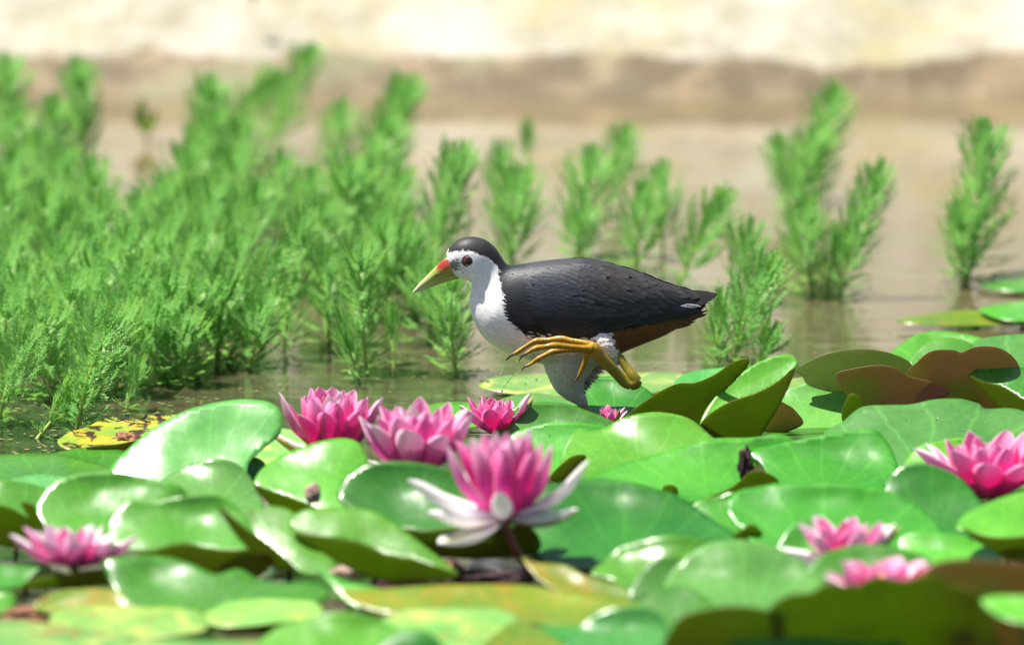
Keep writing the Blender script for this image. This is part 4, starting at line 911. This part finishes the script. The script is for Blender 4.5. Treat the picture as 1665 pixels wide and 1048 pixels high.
# ---- legs (coordinates measured on an enlarged side view)
def Q(x, y, off): return on_depth(780 + x / 5.24, 500 + y / 5.24, YBIRD + off)
QU = ZU * 2.973 / 5.24
k = N('leg_skin'); oc = k.n('ShaderNodeTexCoord').outputs['Object']; nn = k.noise(oc, 260, 3); vo = k.n('ShaderNodeTexVoronoi'); k.l(oc, vo.inputs['Vector']); vo.inputs['Scale'].default_value = 900
c = k.mix(k.ramp(nn, .35, .7), (.30, .165, .008), (.42, .23, .012)); sx = k.n('ShaderNodeSeparateXYZ'); k.l(oc, sx.inputs[0])
c = k.mix(k.ramp(sx.outputs[0], -.002, .03), c, (.21, .175, .010))
b = k.bsdf(c, .36, .5); k.l(k.bump(vo.outputs['Distance'], .5, .0005), b.inputs['Normal']); M['leg'] = k.end(b.outputs[0])
k = N('claw'); M['claw'] = k.end(k.bsdf((.12, .07, .05), .3).outputs[0])
def leg(chains, claws, wet=None):
    V = []; Fc = []
    for ch in chains:
        q, r = smooth_chain([Q(a_, b_, o) for a_, b_, o, _ in ch], [rr_ * QU for *_, rr_ in ch], len(ch) * 7)
        tube(V, Fc, q, r, 18)
    o = meshobj('leg', V, Fc, M['leg'], bird, BO); o.location = (0, 0, 0); remesh(o, .00055, 3)
    for ch in claws:
        V = []; Fc = []; q, r = smooth_chain([Q(a_, b_, of) for a_, b_, of, _ in ch], [rr_ * QU for *_, rr_ in ch], 12); tube(V, Fc, q, r, 10)
        c_ = meshobj('claw', V, Fc, M['claw'], o, BO); c_.location = (0, 0, 0)
o1 = -.036
leg([[(1130, 350, -.028, 34), (1190, 425, -.030, 36), (1250, 510, -.033, 38), (1300, 575, o1, 46), (1330, 625, o1, 56)],
     [(1338, 610, o1, 50), (1320, 640, o1, 58), (1275, 662, o1, 44)],
     [(1290, 655, o1, 48), (1235, 628, o1, 50), (1180, 575, -.038, 46), (1110, 500, -.041, 50), (1030, 420, -.044, 54), (975, 350, -.046, 56), (935, 325, -.046, 44)],
     [(960, 320, -.044, 36), (880, 296, -.043, 24), (780, 280, -.040, 24), (690, 265, -.038, 29), (580, 276, -.036, 23), (480, 283, -.035, 26), (400, 325, -.035, 19), (330, 372, -.035, 20), (282, 402, -.035, 14)],
     [(950, 350, -.050, 38), (860, 342, -.054, 25), (740, 330, -.057, 25), (640, 322, -.060, 30), (560, 332, -.061, 23), (480, 345, -.062, 25), (425, 372, -.062, 18), (378, 402, -.062, 14)],
     [(940, 370, -.046, 34), (850, 362, -.048, 24), (730, 360, -.050, 25), (630, 372, -.050, 28), (560, 402, -.050, 21), (500, 434, -.050, 23), (450, 468, -.050, 16), (400, 498, -.050, 12)],
     [(935, 370, -.046, 36), (915, 400, -.044, 30), (898, 450, -.043, 23), (880, 505, -.042, 24), (855, 555, -.042, 17), (838, 590, -.042, 12)]],
    [[(292, 392, -.035, 15), (255, 412, -.035, 12), (230, 440, -.035, 8), (218, 462, -.035, 2)], [(388, 392, -.062, 15), (356, 412, -.062, 12), (342, 440, -.062, 7), (338, 465, -.062, 2)],
     [(410, 490, -.050, 12), (375, 505, -.050, 9), (355, 545, -.050, 2)], [(842, 582, -.042, 12), (825, 610, -.042, 9), (796, 642, -.042, 2)]])
o2 = .007
leg([[(860, 830, o2, 26), (910, 870, o2, 26), (960, 915, o2, 28), (1000, 960, o2, 42)], [(1000, 950, o2, 42), (1000, 975, o2, 44), (985, 1000, o2, 34)],
     [(990, 990, o2, 34), (975, 1060, o2, 30), (955, 1140, o2, 32), (940, 1190, o2, 36)],
     [(945, 1185, o2, 28), (840, 1215, o2 - .01, 22), (720, 1225, o2 - .02, 22), (600, 1230, o2 - .03, 12)], [(945, 1185, o2, 28), (820, 1200, o2, 22), (680, 1210, o2, 22), (540, 1215, o2, 12)],
     [(945, 1185, o2, 28), (850, 1190, o2 + .015, 22), (740, 1190, o2 + .03, 22), (640, 1195, o2 + .04, 12)], [(945, 1185, o2, 26), (1000, 1200, o2, 20), (1070, 1215, o2, 10)]], [])
# ---- falling water drops
k = N('water_drop'); b = k.bsdf((1, 1, 1), .0, .5); b.inputs['Transmission Weight'].default_value = 1; b.inputs['IOR'].default_value = 1.33; M['drop'] = k.end(b.outputs[0])
bm = bmesh.new(); bmesh.ops.create_icosphere(bm, subdivisions=3, radius=1); DROP = bpy.data.meshes.new('water_drop'); bm.to_mesh(DROP); bm.free(); DROP.materials.append(M['drop']); DROP.polygons.foreach_set('use_smooth', [True] * len(DROP.polygons))
def drop(p, r, label, group, sc=(1, 1, 1)):
    o = bpy.data.objects.new('water_drop', DROP); C.objects.link(o); o.location = p; o.scale = (r * sc[0], r * sc[1], r * sc[2]); tag(o, label, 'water drop', group)
g1 = 'drops falling from the outer toe'; g2 = 'drops falling from the lowest toe'; g3 = 'dew drops on the pads'
for ls, lab, g, of in [([(318, 460, 9), (302, 448, 7), (285, 440, 6), (262, 444, 6), (222, 462, 10), (204, 474, 8), (193, 488, 11), (196, 505, 7), (195, 522, 9), (188, 540, 7), (180, 552, 8), (170, 563, 6)], 'clear drop, %s from the top in the short string under the outer claw', g1, -.04),
                   ([(50, 592, 9), (44, 608, 8), (60, 628, 11), (76, 632, 9), (74, 600, 9), (88, 598, 7), (104, 595, 8), (122, 592, 10), (130, 578, 7), (146, 577, 7), (62, 606, 6)], 'clear drop, %s from the top in the cluster left of the lifted foot', 'drops flung left of the foot', -.04),
                   ([(345, 530, 8), (328, 545, 8), (312, 558, 11), (298, 568, 12), (284, 580, 8), (270, 592, 7), (254, 608, 8), (242, 630, 9), (232, 645, 6), (218, 662, 7), (207, 684, 7), (192, 710, 11), (186, 722, 7)], 'clear drop, %s from the top in the long string under the lowest claw', g2, -.05),
                   ([(485, 615, 10), (391, 651, 9), (400, 598, 6), (650, 525, 12), (706, 485, 9)], 'lone clear drop, %s from the top of those scattered under the lifted foot', 'lone drops under the foot', -.05)]:
    nn_ = 0
    for x, y, r in sorted(ls, key=lambda a_: a_[1]):
        nn_ += 1; drop(Q(x, y, of), r * QU, lab % ORD[nn_ - 1], g, (1, 1, 1.25))

# ---- small weeds on the far bank, and dew on the wet pad
M['bankweed'] = leaf_mat('bank_weed_leaf', (.10, .24, .03), (.16, .30, .05), (.3, .4, .03), .3, .5)
BW = petal_mesh('leaf', M['bankweed'], .17, .5, .5, 3)
for lab, x, y, by, L, hang in [('small olive weed on the wet bank above the left stand', 236, 108, 150, .034, 1), ('small green weed at the very top on the dry sand', 410, 0, 60, .022, 1),
                   ('thin drooping olive weed at the waterline below the small olive weed', 238, 218, 232, .05, 0)]:
    g = ground(x, by); c = on_depth(x, y, g.y if not hang else YB + .10); rt = empty('bank_weed', c, lab, 'weed', None); rw = random.Random(x)
    for i in range(7):
        a_ = i * .9 + rw.random(); t_ = c + Vector((math.cos(a_) * .45, math.sin(a_) * .45, rw.uniform(.5, 1))) * L
        me = BW; o = bpy.data.objects.new('leaf', me); C.objects.link(o); d = (t_ - c); L_ = d.length; d.normalize(); n_ = Vector((0, 0, 1)); n_ = (n_ - d * n_.dot(d)).normalized(); s_ = d.cross(n_)
        o.parent = rt; o.matrix_local = Matrix((s_, d, n_)).transposed().to_4x4() @ Matrix.Scale(L_, 4)
    V = []; Fc = []; q, rr = smooth_chain([c + Vector((0, 0, L * .4)), c, c + Vector((.003, .004, -.05 if not hang else -.012))], [.001, .0014, .002], 8); tube(V, Fc, q, rr, 6)
    meshobj('stem', V, Fc, M['petiole'], rt, c).location = (0, 0, 0)
bpy.context.view_layer.update(); dg = bpy.context.evaluated_depsgraph_get()
def on_scene(x, y):
    h = S.ray_cast(dg, CAM, ray(x, y).normalized()); return (h[1], h[2]) if h[0] else (None, None)
DW = [('on the wet speckled pad', [(1440, 683, 8), (1473, 683, 5), (1483, 685, 5), (1524, 681, 9), (1560, 716, 6), (1567, 700, 9), (1570, 712, 5), (1610, 677, 6), (1500, 668, 5)]),
      ('on the left pads', [(370, 900, 10), (406, 664, 5), (420, 818, 6), (1048, 968, 12), (853, 1003, 12), (1577, 878, 10), (1520, 884, 6)]),
      ('on the pads round the bird', [(1251, 618, 5), (1278, 597, 5), (847, 659, 4), (1050, 669, 5), (894, 709, 6), (1048, 658, 4)])]
for grp, ls in DW:
    for i, (x, y, rr) in enumerate(sorted(ls)):
        p, n = on_scene(x, y)
        if p is None or p.z < .002: continue
        if n.dot(CAM - p) < 0: n = -n
        r_ = rr * .00013; drop(p + n * r_ * .6, r_, 'bright dew drop, %s from the left of those %s' % (ORD[i], grp), 'dew drops ' + grp)

# ---- floating scraps and algae on the open water between stems and pads
rw = random.Random(77); V = []; Fc = []
for i in range(420):
    if i < 200: x, y = rw.uniform(-20, 340), rw.uniform(640, 745)
    else: x, y = rw.uniform(200, 1665), rw.uniform(470, 660)
    c = ground(x, y, .0012); n_ = rw.choice((4, 5, 6)); r0 = rw.uniform(.0008, .0026); i0 = len(V); a0 = rw.random() * 6
    if c.y > 7.4: continue
    V.append(c + Vector((0, 0, .0005)))
    for j in range(n_): a_ = a0 + j / n_ * 6.283; q_ = r0 * rw.uniform(.6, 1.3); V.append(c + Vector((math.cos(a_) * q_ * 1.5, math.sin(a_) * q_, 0)))
    for j in range(n_): Fc.append((i0, i0 + 1 + j, i0 + 1 + (j + 1) % n_))
k = N('scraps'); ge = k.n('ShaderNodeNewGeometry').outputs['Position']; M['scraps'] = k.end(k.bsdf(k.mix(k.ramp(k.noise(ge, 40, 2), .4, .6), (.10, .20, .03), (.26, .19, .08)), .6).outputs[0])
tag(meshobj('floating_scraps', V, Fc, M['scraps'], smooth=False), 'tiny green and brown scraps floating on the open water', kind='stuff')
